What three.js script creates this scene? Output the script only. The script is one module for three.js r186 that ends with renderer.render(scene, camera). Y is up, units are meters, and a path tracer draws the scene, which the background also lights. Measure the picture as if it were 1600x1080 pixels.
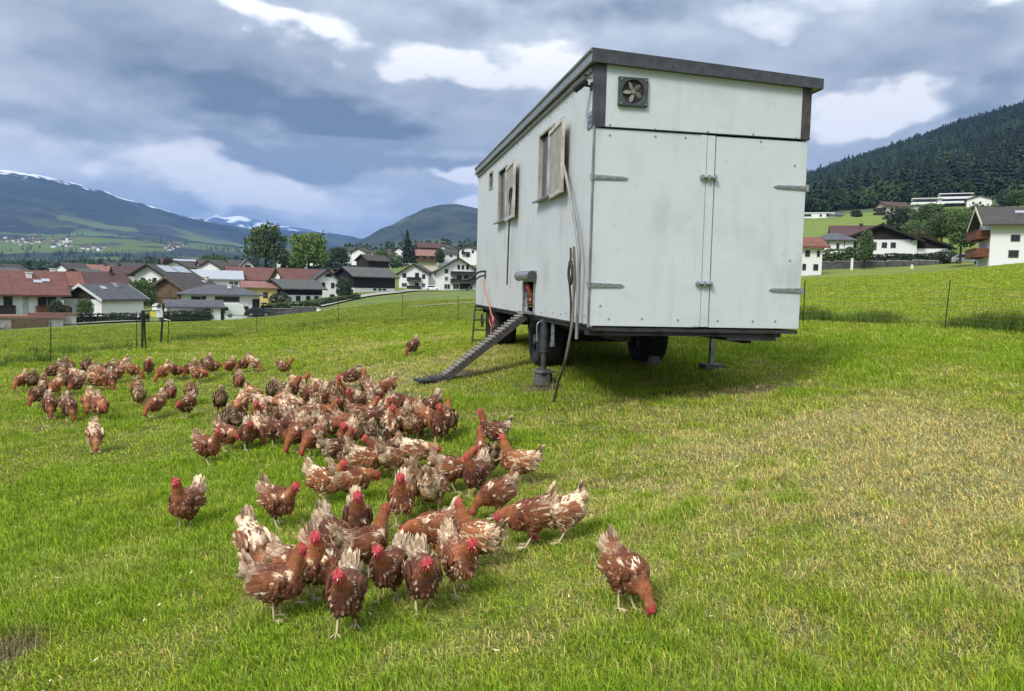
import * as THREE from 'three';
import { mergeGeometries, mergeVertices } from 'three/addons/utils/BufferGeometryUtils.js';
import { RoundedBoxGeometry } from 'three/addons/geometries/RoundedBoxGeometry.js';
import { MarchingCubes } from 'three/addons/objects/MarchingCubes.js';

// ---------------------------------------------------------------- camera, sky, sun, exposure
const FOCAL = 1241.9, PITCH = 0.0729, ROLL = 0.0243, EYE = 1.7;
const camera = new THREE.PerspectiveCamera(2 * Math.atan(540 / FOCAL) * 180 / Math.PI, 1600 / 1080, 0.1, 40000);
camera.position.set(0, EYE, 0);
camera.rotation.set(-PITCH, 0, ROLL, 'YXZ');
camera.updateMatrixWorld(true);
const scene = new THREE.Scene();
const renderer = new THREE.WebGLRenderer({ antialias: true });
renderer.toneMapping = THREE.LinearToneMapping;
renderer.toneMappingExposure = 1.64;
renderer.shadowMap.enabled = true;
scene.fog = new THREE.FogExp2(new THREE.Color(0.22, 0.48, 1.0), 0.00007);

const sun = new THREE.DirectionalLight(new THREE.Color(1.0, 0.97, 0.93), 2.0);
sun.position.set(-42, 75, 50);
sun.target.position.set(0, 0, -12);
sun.castShadow = true;
sun.shadow.radius = 32;
sun.shadow.mapSize.set(4096, 4096);
Object.assign(sun.shadow.camera, { left: -60, right: 60, top: 60, bottom: -60, near: 1, far: 260 });
scene.add(sun, sun.target);

// ---------------------------------------------------------------- random numbers, noise
function rng(seed) {
  let a = seed >>> 0;
  return () => { a = (a + 0x6D2B79F5) | 0; let t = Math.imul(a ^ (a >>> 15), 1 | a); t = (t + Math.imul(t ^ (t >>> 7), 61 | t)) ^ t; return ((t ^ (t >>> 14)) >>> 0) / 4294967296; };
}
const hash3 = (x, y, z) => { let h = Math.imul(x, 374761393) + Math.imul(y, 668265263) + Math.imul(z, 2147483647 ^ 0x5bd1e995); h = Math.imul(h ^ (h >>> 13), 1274126177); return ((h ^ (h >>> 16)) >>> 0) / 4294967296; };
function vnoise(x, y, z = 0) {
  const xi = Math.floor(x), yi = Math.floor(y), zi = Math.floor(z);
  let u = x - xi, v = y - yi, w = z - zi;
  u = u * u * (3 - 2 * u); v = v * v * (3 - 2 * v); w = w * w * (3 - 2 * w);
  const L = (a, b, t) => a + (b - a) * t;
  const p = (k) => L(L(hash3(xi, yi, zi + k), hash3(xi + 1, yi, zi + k), u), L(hash3(xi, yi + 1, zi + k), hash3(xi + 1, yi + 1, zi + k), u), v);
  return w === 0 ? p(0) : L(p(0), p(1), w);
}
function fbm(x, y, z = 0, o = 5) { let s = 0, a = 0.5, n = 0; for (let i = 0; i < o; i++) { s += a * vnoise(x, y, z); n += a; a *= 0.5; x = x * 2.03 + 17.1; y = y * 2.03 + 5.7; z = z * 2.03 + (z ? 3.3 : 0); } return s / n; }
const { clamp, lerp, smoothstep } = THREE.MathUtils;
const sstep = (a, b, x) => smoothstep(x, a, b);
const gauss = (x, y, cx, cy, rx, ry) => Math.exp(-(((x - cx) / rx) ** 2 + ((y - cy) / ry) ** 2));

// a direction seen in the photograph, as a ray from the place where it was taken
function ray(px, py) { return new THREE.Vector3((px - 800) / FOCAL, (540 - py) / FOCAL, -1).applyQuaternion(camera.quaternion); }
function at(px, py, depth) { const r = ray(px, py); return r.multiplyScalar(depth / -r.z).add(camera.position); }

// ---------------------------------------------------------------- sky: layered overcast, computed as radiance
{
  const W = 4096, H = 2048, data = new Float32Array(W * H * 4), D2R = Math.PI / 180;
  // broad cloud masses and the gaps between them: [azimuth, elevation, half width, half height, slope, brightness]
  const masses = [
    [-2, 21.5, 15, 5, -0.1, -0.24], [12, 20, 10, 4, -0.1, -0.2], [-22, 14, 14, 4.2, -0.16, -0.16], [-15, 11.6, 11, 2.2, -0.18, -0.32], [-4, 11, 8, 3.2, -0.15, -0.1], [-31, 13.5, 6, 3, 0, 0.05],
    [-28, 22, 8, 2, -0.3, 0.16], [-20, 18.9, 8, 1.0, -0.32, 0.42], [-6, 15.4, 5.5, 1.6, -0.2, 0.62], [1.5, 15.2, 4, 1.8, -0.1, 0.5], [-13.5, 17.1, 4, 0.8, -0.3, 0.4], [-29.5, 19.3, 4.5, 1.4, 0, 0.26],
    [-10, 8.3, 13, 1.0, -0.05, -0.34], [-21, 6.6, 9, 2.1, -0.14, 0.4], [-31, 7.2, 5, 1.6, 0, 0.16], [-13, 5.8, 6, 1.5, -0.1, 0.24], [-5, 5.0, 5, 1.2, 0, 0.16], [-3, 6.9, 2.2, 0.8, 0, 0.5], [-12, 4.0, 6, 0.9, 0, 0.2], [-8.5, 3.2, 2.6, 0.7, 0, 0.3], [-2.5, 8.6, 3, 1, -0.1, 0.12], [-18, 9.9, 7, 0.8, -0.1, -0.12],
    [-30, 9.5, 6, 1.6, -0.1, -0.1], [24.5, 11.8, 3.6, 1.5, 0.1, 0.62], [21.5, 11.5, 2, 2.2, 0, 0.35], [27, 15.5, 6, 2.4, 0.1, -0.13], [30, 18.8, 5, 1.6, -0.1, 0.48], [26, 20.2, 5, 2.2, 0.1, 0.26], [20, 19.2, 5, 2, 0, 0.22], [30.5, 12.6, 3, 1.4, 0.4, -0.2], [16, 17.5, 4, 1.4, 0, 0.3], [13, 20.8, 3, 1.5, 0, .2], [34, 22, 5, 2, 0, -.15], [24, 23, 8, 1.6, 0, -0.22],
  ];
  const rr = rng(11); // the same kind of masses goes on all round
  for (let i = 0; i < 170; i++) {
    const az = 40 + rr() * 280, el = 2 + rr() * 55, s = 0.7 + el / 30;
    masses.push([az > 180 ? az - 360 : az, el, (4 + rr() * 10) * s, (0.9 + rr() * 2.6) * s, (rr() - 0.5) * 0.5, rr() < 0.55 ? -0.1 - rr() * 0.25 : 0.15 + rr() * 0.4]);
  }
  const radiance = (el, az, out) => {
    if (el < -1) { out[0] = 0.18; out[1] = 0.2; out[2] = 0.23; return; }
    const ce = Math.cos(el * D2R), se = Math.sin(el * D2R), x = Math.sin(az * D2R) * ce, z = -Math.cos(az * D2R) * ce, k = 1 / (Math.max(se, 0) + 0.16), qx = x * k, qz = z * k;
    const w1 = fbm(qx * 2.2 + 3, qz * 2.2 + 8, 0, 6) - 0.5, w2 = fbm(qx * 2.2 + 31, qz * 2.2 - 4, 0, 6) - 0.5, w3 = fbm(x * 14 + 5, z * 14, se * 26 + 1.5, 6) - 0.5, w4 = fbm(x * 14 - 25, z * 14, se * 26 + 7.5, 6) - 0.5;
    const A = az + w1 * 5 + w3 * 5, E = el + w2 * 2.6 + w4 * 3.8;
    const w5 = fbm(x * 17 + 4, z * 17, se * 40 + 2.5, 7) - 0.5;
    let b = 0.42 + (fbm(qx * 1.3 + 60, qz * 1.3, 0, 5) - 0.5) * 0.18;
    for (const m of masses) {
      let da = A - m[0]; if (da > 180) da -= 360; if (da < -180) da += 360;
      if (Math.abs(da) > m[2] * 2.4) continue;
      const de = E - m[1] - da * m[4]; if (Math.abs(de) > m[3] * 2.4) continue;
      const t = (da / m[2]) ** 2 + (de / m[3]) ** 2;
      b += m[5] > 0 ? m[5] * 1.4 * (0.72 + 0.56 * (w3 + 0.5)) * sstep(-0.15, 1.15, 1.0 - t + w5 * 2.4) * (0.9 - b * 0.5) : m[5] * sstep(-0.2, 1.0, 1.0 - t + w5 * 1.5) * Math.min(1, b * 1.7);
    }
    b += (fbm(x * 22, z * 22, se * 44 + 3, 7) - 0.5) * 0.36 * (0.25 + b);
    b = Math.max(0.17, Math.min(0.76, b));
    const t = clamp((b - 0.15) / 0.6, 0, 1), up = 0.86 * (1 + 2.0 * Math.pow(clamp((el - 14) / 76, 0, 1), 0.75));
    out[0] = b * lerp(0.8, 1.0, Math.pow(t, 0.7)) * up; out[1] = b * up; out[2] = b * lerp(1.27, 1.02, Math.pow(t, 0.6)) * up;
  };
  const q = 4, w = W / q, h = H / q, low = new Float32Array(w * h * 3), o3 = [0, 0, 0];
  const azOf = (u) => { let a = (u - 0.5) * 360 + 90; return a > 180 ? a - 360 : a; }; // u = 0.5 looks along +x
  for (let r = 0; r < h; r++) for (let c = 0; c < w; c++) { radiance((r + 0.5) / h * 180 - 90, azOf((c + 0.5) / w), o3); low.set(o3, (r * w + c) * 3); }
  for (let row = 0; row < H; row++) for (let col = 0; col < W; col++) {
    const o = (row * W + col) * 4, el = (row + 0.5) / H * 180 - 90, az = azOf((col + 0.5) / W); data[o + 3] = 1;
    if (el > -1 && el < 34 && Math.abs(az) < 50) { radiance(el, az, o3); data[o] = o3[0]; data[o + 1] = o3[1]; data[o + 2] = o3[2]; continue; }
    const fx = (col + 0.5) / q - 0.5, fy = clamp((row + 0.5) / q - 0.5, 0, h - 1.001), x0 = Math.floor(fx), y0 = Math.floor(fy), tx = fx - x0, ty = fy - y0, xa = (x0 + w) % w, xb = (x0 + 1) % w;
    for (let k = 0; k < 3; k++) data[o + k] = lerp(lerp(low[(y0 * w + xa) * 3 + k], low[(y0 * w + xb) * 3 + k], tx), lerp(low[((y0 + 1) * w + xa) * 3 + k], low[((y0 + 1) * w + xb) * 3 + k], tx), ty);
  }
  const sky = new THREE.DataTexture(data, W, H, THREE.RGBAFormat, THREE.FloatType);
  sky.mapping = THREE.EquirectangularReflectionMapping;
  sky.magFilter = THREE.LinearFilter; sky.minFilter = THREE.LinearFilter; sky.needsUpdate = true;
  scene.background = sky; scene.environment = sky;
}

// ---------------------------------------------------------------- helpers for naming and building
const taken = new Map();
function numbered(name) { const n = taken.get(name) ?? 0; taken.set(name, n + 1); return n ? `${name}_${String(n).padStart(3, '0')}` : name; }
function tag(o, label, category, group, kind) { if (label) o.userData.label = label; if (category) o.userData.category = category; if (group) o.userData.group = group; if (kind) o.userData.kind = kind; return o; }
function shadow(m) { m.castShadow = true; m.receiveShadow = true; return m; }
function thing(name, label, category, pos = [0, 0, 0], turn = 0, group) {
  const o = new THREE.Group(); o.name = numbered(name); scene.add(o);
  if (pos.isVector3) o.position.copy(pos); else o.position.set(...pos);
  o.rotation.y = turn; return tag(o, label, category, group);
}
function merged(list) {
  list = list.map((g) => { g = g.index ? g.toNonIndexed() : g; if (!g.attributes.normal) g.computeVertexNormals(); if (!g.attributes.uv) g.setAttribute('uv', new THREE.BufferAttribute(new Float32Array(g.attributes.position.count * 2), 2)); for (const k of Object.keys(g.attributes)) if (!['position', 'normal', 'uv', 'color'].includes(k)) g.deleteAttribute(k); return g; });
  const anyColor = list.some((g) => g.attributes.color);
  if (anyColor) for (const g of list) if (!g.attributes.color) g.setAttribute('color', new THREE.BufferAttribute(new Float32Array(g.attributes.position.count * 3).fill(1), 3));
  return list.length === 1 ? list[0] : mergeGeometries(list);
}
// uv in metres from the dominant direction of each face
function metreUV(g) {
  if (g.index) g = g.toNonIndexed();
  const p = g.attributes.position, n = g.attributes.normal, uv = new Float32Array(p.count * 2);
  for (let i = 0; i < p.count; i++) {
    const ax = Math.abs(n.getX(i)), ay = Math.abs(n.getY(i)), az = Math.abs(n.getZ(i));
    const [u, v] = ax >= ay && ax >= az ? [p.getZ(i), p.getY(i)] : ay >= az ? [p.getX(i), p.getZ(i)] : [p.getX(i), p.getY(i)];
    uv[i * 2] = u; uv[i * 2 + 1] = v;
  }
  g.setAttribute('uv', new THREE.BufferAttribute(uv, 2)); return g;
}
function part(name, geos, mat, parent) { const m = shadow(new THREE.Mesh(Array.isArray(geos) ? merged(geos) : geos, mat)); m.name = name; parent.add(m); return m; }
function box(w, h, d, x = 0, y = 0, z = 0, ry = 0, rx = 0, rz = 0) { const g = new THREE.BoxGeometry(w, h, d); if (rz) g.rotateZ(rz); if (rx) g.rotateX(rx); if (ry) g.rotateY(ry); g.translate(x, y, z); return metreUV(g); }
function rbox(w, h, d, r, x = 0, y = 0, z = 0, ry = 0, rx = 0, rz = 0) { const g = new RoundedBoxGeometry(w, h, d, 2, r); if (rz) g.rotateZ(rz); if (rx) g.rotateX(rx); if (ry) g.rotateY(ry); g.translate(x, y, z); return metreUV(g); }
function cyl(r0, r1, h, x, y, z, seg = 12, rx = 0, rz = 0) { const g = new THREE.CylinderGeometry(r0, r1, h, seg); if (rx) g.rotateX(rx); if (rz) g.rotateZ(rz); g.translate(x, y, z); return g; }
function tube(pts, r, seg = 24, rad = 7) { return new THREE.TubeGeometry(new THREE.CatmullRomCurve3(pts.map((p) => p.isVector3 ? p : new THREE.Vector3(...p))), seg, r, rad); }
function bar(a, b, r, seg = 7) { a = a.isVector3 ? a : new THREE.Vector3(...a); b = b.isVector3 ? b : new THREE.Vector3(...b); const d = b.clone().sub(a), g = new THREE.CylinderGeometry(r, r, d.length(), seg); g.applyQuaternion(new THREE.Quaternion().setFromUnitVectors(new THREE.Vector3(0, 1, 0), d.normalize())); g.translate((a.x + b.x) / 2, (a.y + b.y) / 2, (a.z + b.z) / 2); return g; }
function prism(pts, depth, z0 = 0) { const s = new THREE.Shape(pts.map((p) => new THREE.Vector2(...p))); const g = new THREE.ExtrudeGeometry(s, { depth, bevelEnabled: false }); g.translate(0, 0, z0); return metreUV(g); }

// ---------------------------------------------------------------- computed textures
function dataTex(n, fn, srgb = true) {
  const d = new Uint8Array(n * n * 4);
  for (let y = 0; y < n; y++) for (let x = 0; x < n; x++) { const c = fn(x / n, y / n, x, y); const o = (y * n + x) * 4; for (let k = 0; k < 3; k++) d[o + k] = clamp(c[k] ?? c[0], 0, 1) * 255; d[o + 3] = 255; }
  const t = new THREE.DataTexture(d, n, n); t.wrapS = t.wrapT = THREE.RepeatWrapping; t.magFilter = THREE.LinearFilter; t.minFilter = THREE.LinearMipmapLinearFilter; t.generateMipmaps = true;
  if (srgb) t.colorSpace = THREE.SRGBColorSpace; t.needsUpdate = true; return t;
}
// noise that tiles over the unit square
function tnoise(u, v, f, seed = 0, o = 5) { let s = 0, a = 0.5, n = 0; for (let i = 0; i < o; i++) { const X = u * f, Y = v * f, xi = Math.floor(X), yi = Math.floor(Y); let fx = X - xi, fy = Y - yi; fx = fx * fx * (3 - 2 * fx); fy = fy * fy * (3 - 2 * fy); const h = (p, q) => hash3(((p % f) + f) % f, ((q % f) + f) % f, seed + i * 7); s += a * lerp(lerp(h(xi, yi), h(xi + 1, yi), fx), lerp(h(xi, yi + 1), h(xi + 1, yi + 1), fx), fy); n += a; a *= 0.55; f *= 2; } return s / n; }
function rep(t, u, v = u) { const c = t.clone(); c.repeat.set(u, v); c.needsUpdate = true; return c; }
const C = (r, g, b) => new THREE.Color().setRGB(r, g, b);
function std(color, roughness = 0.8, extra = {}) { return new THREE.MeshStandardMaterial({ color: color.isColor ? color : C(...color), roughness, ...extra }); }
const TX = {
  mottle: dataTex(256, (u, v) => { const n = tnoise(u, v, 4, 1); return [0.62 + 0.38 * (0.5 + (n - 0.5) * 1.5)]; }),
  bumps: dataTex(256, (u, v) => [tnoise(u, v, 16, 3, 4)], false),
  streak: dataTex(512, (u, v) => { const s = tnoise(u, v * 0.13 + 0.01, 24, 9, 4), d = tnoise(u, v, 5, 12), m = tnoise(u, v, 40, 15, 3); const k = 1 - 0.05 * sstep(0.5, 0.8, s) * d - 0.045 * sstep(0.5, 0.85, d) - 0.05 * sstep(0.74, 0.84, m); return [k, k * 0.995, k * 0.975]; }),
  wood: dataTex(256, (u, v) => { const g = tnoise(u, v * 0.08, 32, 21, 4), n = tnoise(u, v, 6, 25); const k = 0.6 + 0.45 * (g - 0.2) + 0.25 * (n - 0.5); return [k]; }),
  rust: dataTex(256, (u, v) => { const n = tnoise(u, v, 8, 33); const t = sstep(0.5, 0.66, n); return [lerp(1, 0.75, t), lerp(1, 0.5, t), lerp(1, 0.36, t)]; }),
  roof: dataTex(256, (u, v) => { const r = Math.abs(((v * 16) % 1) - 0.5) * 2, n = tnoise(u, v, 8, 41), m = hash3(Math.floor(u * 32), Math.floor(v * 16), 5); return [0.72 + 0.16 * sstep(0, 0.5, r) + 0.2 * (n - 0.5) + 0.14 * (m - 0.5)]; }),
};

// ---------------------------------------------------------------- the lie of the land: a thin-plate surface through surveyed points, in (bearing, log distance)
const survey = [
  // [px, py, depth] on the meadow
  [540, 985, 3.97], [290, 828, 6.0], [147, 708, 9.4], [443, 588, 15.2], [767, 702, 8.0], [690, 598, 11.5], [840, 602, 10.8], [1110, 585, 10.8], [845, 571, 11.9], [1003, 570, 11.9],
  [1476, 513, 16.2], [1600, 519, 15.8], [1600, 1080, 3.15], [0, 1080, 3.5], [800, 1080, 3.37], [1250, 700, 6.5], [1600, 700, 6.0], [1250, 503, 17.5], [60, 660, 11.2],
  [79, 570, 18.5], [0, 552, 22], [220, 545, 22], [401, 521, 30], [529, 506, 33], [629, 497, 35], [716, 501, 32], [745, 530, 19], [950, 510, 22], [1100, 505, 20],
  // fields beyond the fences
  [0, 530, 42], [200, 518, 50], [100, 522, 70], [400, 508, 60], [0, 514, 105], [200, 503, 118], [345, 499, 148], [430, 494, 155], [500, 489, 160], [600, 474, 120], [600, 459, 205], [740, 478, 80], [700, 454, 235], [760, 452, 235], [850, 452, 240], [1000, 462, 100], [1000, 450, 260],
  [1400, 459, 40], [1300, 432, 110], [1450, 424, 120], [1600, 411, 98], [1570, 430, 60], [1600, 405, 130], [1400, 408, 150], [1300, 410, 150], [1300, 470, 45],
  // village, valley, slopes
  [0, 490, 150], [150, 480, 185], [300, 470, 200], [470, 468, 195], [560, 452, 210], [660, 440, 300], [50, 462, 300], [250, 450, 320], [400, 447, 330], [560, 432, 330], [700, 418, 380], [900, 430, 400],
  [0, 444, 620], [200, 440, 620], [400, 436, 620], [600, 415, 620], [0, 436, 1100], [300, 436, 1100], [550, 412, 1100], [800, 405, 1100], [0, 408, 1900], [150, 404, 1900], [300, 415, 1900], [450, 420, 1900], [0, 375, 2900], [200, 375, 2900], [400, 398, 2900], [600, 395, 2900], [800, 395, 2900],
  [1260, 368, 240], [1390, 370, 240], [1500, 360, 230], [1600, 352, 225], [1260, 343, 380], [1390, 336, 400], [1500, 322, 420], [1600, 318, 420], [1100, 385, 380], [1260, 319, 700], [1450, 277, 700], [1600, 243, 700], [1050, 370, 1000], [1260, 288, 1500], [1450, 222, 1500], [1600, 175, 1500], [1050, 360, 2900], [1300, 300, 2900], [1600, 200, 2900],
].map(([px, py, d]) => { const p = at(px, py, d); return [Math.atan2(p.x, -p.z), Math.log(Math.hypot(p.x, p.z)), p.y]; });
for (const [x, z, y] of [[0, 1, 0], [0.8, -0.8, 0.05], [-0.8, -0.8, -0.03], [1, 0.3, 0.09], [-1, 0.3, -0.07], [6, 1, 0.7], [-7, 1, -0.6], [5, 6, 0.4], [-5, 6, -0.6], [0.1, 6, -0.1], [-0.1, 6, -0.1], [25, 10, 3], [-25, 10, -3], [0.5, 30, 0], [-0.5, 30, 0], [30, -12, 3.2], [-30, -12, -2.8], [100, 60, 14], [-100, 60, -12], [2, 120, 4], [-2, 120, 4], [400, 150, 60], [-400, 100, -18], [6, 500, 10], [-6, 500, 10], [2000, 300, 500], [-2000, 300, 20], [30, 3000, 60], [-30, 3000, 60]]) survey.push([Math.atan2(x, -z), Math.log(Math.hypot(x, z)), y]);
const heightAt = (() => {
  const S = 2.2, pts = survey.map(([a, l, y]) => { const r = Math.exp(l); return [a * S, l, y / (r + 6)]; }); // heights as slopes, so that near and far weigh alike
  const n = pts.length, N = n + 3, phi = (r2) => r2 > 1e-12 ? 0.5 * r2 * Math.log(r2) : 0;
  const M = Array.from({ length: N }, () => new Float64Array(N + 1));
  for (let i = 0; i < n; i++) { for (let j = 0; j < n; j++) M[i][j] = phi((pts[i][0] - pts[j][0]) ** 2 + (pts[i][1] - pts[j][1]) ** 2); M[i][i] += 0.0015; M[i][n] = M[n][i] = 1; M[i][n + 1] = M[n + 1][i] = pts[i][0]; M[i][n + 2] = M[n + 2][i] = pts[i][1]; M[i][N] = pts[i][2]; }
  for (let c = 0; c < N; c++) { let p = c; for (let r = c + 1; r < N; r++) if (Math.abs(M[r][c]) > Math.abs(M[p][c])) p = r; [M[c], M[p]] = [M[p], M[c]]; for (let r = c + 1; r < N; r++) { const f = M[r][c] / M[c][c]; if (f) for (let k = c; k <= N; k++) M[r][k] -= f * M[c][k]; } }
  const w = new Float64Array(N);
  for (let r = N - 1; r >= 0; r--) { let s = M[r][N]; for (let k = r + 1; k < N; k++) s -= M[r][k] * w[k]; w[r] = s / M[r][r]; }
  return (x, z) => {
    const r = Math.max(Math.hypot(x, z), 0.5), a = Math.atan2(x, -z) * S, l = Math.log(r);
    let s = w[n] + w[n + 1] * a + w[n + 2] * l;
    for (let i = 0; i < n; i++) { const da = a - pts[i][0], dl = l - pts[i][1], r2 = da * da + dl * dl; if (r2 > 1e-12) s += w[i] * 0.5 * r2 * Math.log(r2); }
    return s * (r + 6) + (r > 300 ? (fbm(x / 160, z / 160, 0, 4) - 0.5) * 0.006 * r * sstep(300, 900, r) : 0);
  };
})();
function ground(px, py) { // where the line of sight meets the land
  const r = ray(px, py); let t0 = 1, t = 1;
  for (let i = 0; i < 4000; i++) { const p = r.clone().multiplyScalar(t).add(camera.position); if (p.y < heightAt(p.x, p.z)) break; t0 = t; t *= 1.01; if (t > 4000) return null; }
  for (let i = 0; i < 30; i++) { const m = (t0 + t) / 2, p = r.clone().multiplyScalar(m).add(camera.position); if (p.y < heightAt(p.x, p.z)) t = m; else t0 = m; }
  const p = r.multiplyScalar(t).add(camera.position); p.y = heightAt(p.x, p.z); return p;
}
const onLand = (p, dy = 0) => new THREE.Vector3(p.x, heightAt(p.x, p.z) + dy, p.z);

// ---------------------------------------------------------------- what grows where
const bare = [[...ground(4, 1020).toArray(), 0.22, 0.4], [...ground(1165, 612).toArray(), 0.75, 0.3], [...ground(700, 588).toArray(), 0.55, 0.5], [...ground(850, 606).toArray(), 0.35, 0.3]];  // brown ground patches; the second lies before the trailer's right front
// share of straw, lushness and bare soil and brown patches on the meadow
function meadow(x, z) {
  const n1 = fbm(x * 0.55 + 3, z * 0.55 + 9, 0, 4), n2 = fbm(x * 2.3 + 40, z * 2.3, 0, 3);
  let straw = 1.1 * gauss(x, z, 3.1, -5.6, 3.4, 2.1) + 0.8 * gauss(x, z, 1.2, -6.2, 1.4, 1.6) + 0.6 * gauss(x, z, -1.3, -12.6, 2.0, 2.2) + 0.5 * gauss(x, z, -0.5, -3.6, 0.7, 0.5) + 0.4 * gauss(x, z, 3, -9.2, 2.2, 0.9) + 0.35 * gauss(x, z, -3, -20, 4, 5) + 0.35 * gauss(x, z, 1.4, -4.1, 0.8, 0.5) + 0.25 * gauss(x, z, 0.4, -9, 1.2, 1.5);
  const n3 = fbm(x * 7 + 11, z * 7 + 3, 0, 3);
  straw = clamp(straw * (-0.2 + 1.45 * n1 + 0.6 * n3) + (n2 - 0.55) * 0.8 + (n1 - 0.56) * 0.5 + (n3 - 0.5) * 0.5 * (0.3 + straw), 0, 1);
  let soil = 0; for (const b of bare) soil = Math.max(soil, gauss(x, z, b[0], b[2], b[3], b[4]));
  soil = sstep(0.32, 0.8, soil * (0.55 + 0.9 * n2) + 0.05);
  const lush = clamp(sstep(0.4, 0.62, fbm(x * 1.1 - 9, z * 1.1 + 2, 0, 4)) * 0.8 + 0.45 * gauss(x, z, -3.5, -6, 3.2, 4) + 0.45 * gauss(x, z, 1.5, -3.4, 2, 0.5) + 0.3 * gauss(x, z, 7, -12, 5, 4) - straw * 0.7, 0, 1);
  return { straw, soil, lush };
}
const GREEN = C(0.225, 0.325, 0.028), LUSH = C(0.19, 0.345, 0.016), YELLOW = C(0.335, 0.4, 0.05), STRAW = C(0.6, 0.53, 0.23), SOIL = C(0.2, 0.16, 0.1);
const tmpC = new THREE.Color();
function meadowColor(x, z, out) {
  const m = meadow(x, z), far = sstep(9, 24, Math.hypot(x, z));
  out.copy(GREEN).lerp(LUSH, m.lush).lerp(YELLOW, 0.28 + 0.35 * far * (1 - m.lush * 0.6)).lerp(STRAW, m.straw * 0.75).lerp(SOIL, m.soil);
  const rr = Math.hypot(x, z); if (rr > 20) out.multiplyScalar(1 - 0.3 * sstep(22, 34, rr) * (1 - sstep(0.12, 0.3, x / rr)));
  return m;
}
// the ground, one sheet to the horizon
{
  const az = []; for (let a = -180; a < -44; a += 4) az.push(a); for (let a = -44; a < 44; a += 0.24) az.push(a); for (let a = 44; a <= 180.01; a += 4) az.push(a);
  const rs = []; for (let r = 0.6; r < 3600; r *= r < 60 ? 1.03 : 1.02) rs.push(r);
  const nA = az.length, nR = rs.length, pos = new Float32Array(nA * nR * 3 + 3), col = new Float32Array(nA * nR * 3 + 3), uv = new Float32Array(nA * nR * 2 + 2), idx = [], c = new THREE.Color();
  for (let j = 0; j < nR; j++) for (let i = 0; i < nA; i++) {
    const a = az[i] * Math.PI / 180, r = rs[j], x = Math.sin(a) * r, z = -Math.cos(a) * r, k = j * nA + i;
    let y = heightAt(x, z);
    if (r > 2 && r < 40) y += (fbm(x * 1.7, z * 1.7, 0, 3) - 0.5) * 0.05;
    pos.set([x, y, z], k * 3); uv.set([x, z], k * 2);
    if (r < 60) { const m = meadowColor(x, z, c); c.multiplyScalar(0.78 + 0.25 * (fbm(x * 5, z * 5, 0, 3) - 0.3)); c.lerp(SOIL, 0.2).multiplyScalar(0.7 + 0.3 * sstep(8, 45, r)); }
    else {
      const wide = fbm(x / 45 + 3, z / 45 + 1, 0, 4), fine = fbm(x / 6, z / 6, 0, 3);
      c.copy(GREEN).lerp(LUSH, sstep(0.35, 0.65, wide) * 0.7).lerp(YELLOW, 0.5 * fine + 0.1 + (az[i] > 8 ? 0.15 : 0)).multiplyScalar((0.78 + 0.3 * fine) * (r > 480 ? 0.55 : 0.85));
      if (r > 480) { // woods and meadows on the far slopes
        const cell = fbm(x / 420 + 7, z / 260 + 3, 0, 5), wood = sstep(0.5, 0.56, cell + (az[i] > 8 ? 0.3 : 0));
        c.lerp(tmpC.setRGB(0.085, 0.135, 0.05), sstep(0.45, 0.7, fbm(x / 190, z / 120 + 40, 0, 3)) * 0.8);
        c.lerp(tmpC.setRGB(0.016, 0.03, 0.016), wood * sstep(480, 900, r));
      }
      if (az[i] < 6 && r > 175 && r < 480) c.lerp(tmpC.setRGB(0.12, 0.12, 0.09), 0.5 * sstep(0.5, 0.6, fine));
    }
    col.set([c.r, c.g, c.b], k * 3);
  }
  const last = nA * nR; pos.set([0, heightAt(0, -0.5), 0], last * 3); col.set([0.1, 0.16, 0.02], last * 3);
  for (let i = 0; i < nA - 1; i++) { idx.push(last, i + 1, i); for (let j = 0; j < nR - 1; j++) { const a = j * nA + i, b = a + 1, d = a + nA, e = d + 1; idx.push(a, b, d, b, e, d); } }
  const g = new THREE.BufferGeometry();
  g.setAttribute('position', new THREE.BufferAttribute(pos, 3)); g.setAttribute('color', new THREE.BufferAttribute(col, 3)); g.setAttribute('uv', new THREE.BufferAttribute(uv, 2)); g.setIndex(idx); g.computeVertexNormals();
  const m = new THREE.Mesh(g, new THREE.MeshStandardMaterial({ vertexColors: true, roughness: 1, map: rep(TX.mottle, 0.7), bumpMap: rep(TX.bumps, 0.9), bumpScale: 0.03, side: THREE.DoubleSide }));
  m.name = 'ground'; m.receiveShadow = true; tag(m, 'sloping green meadow running down to the village and up to the wood', 'meadow', null, 'structure'); scene.add(m);
}

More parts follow.
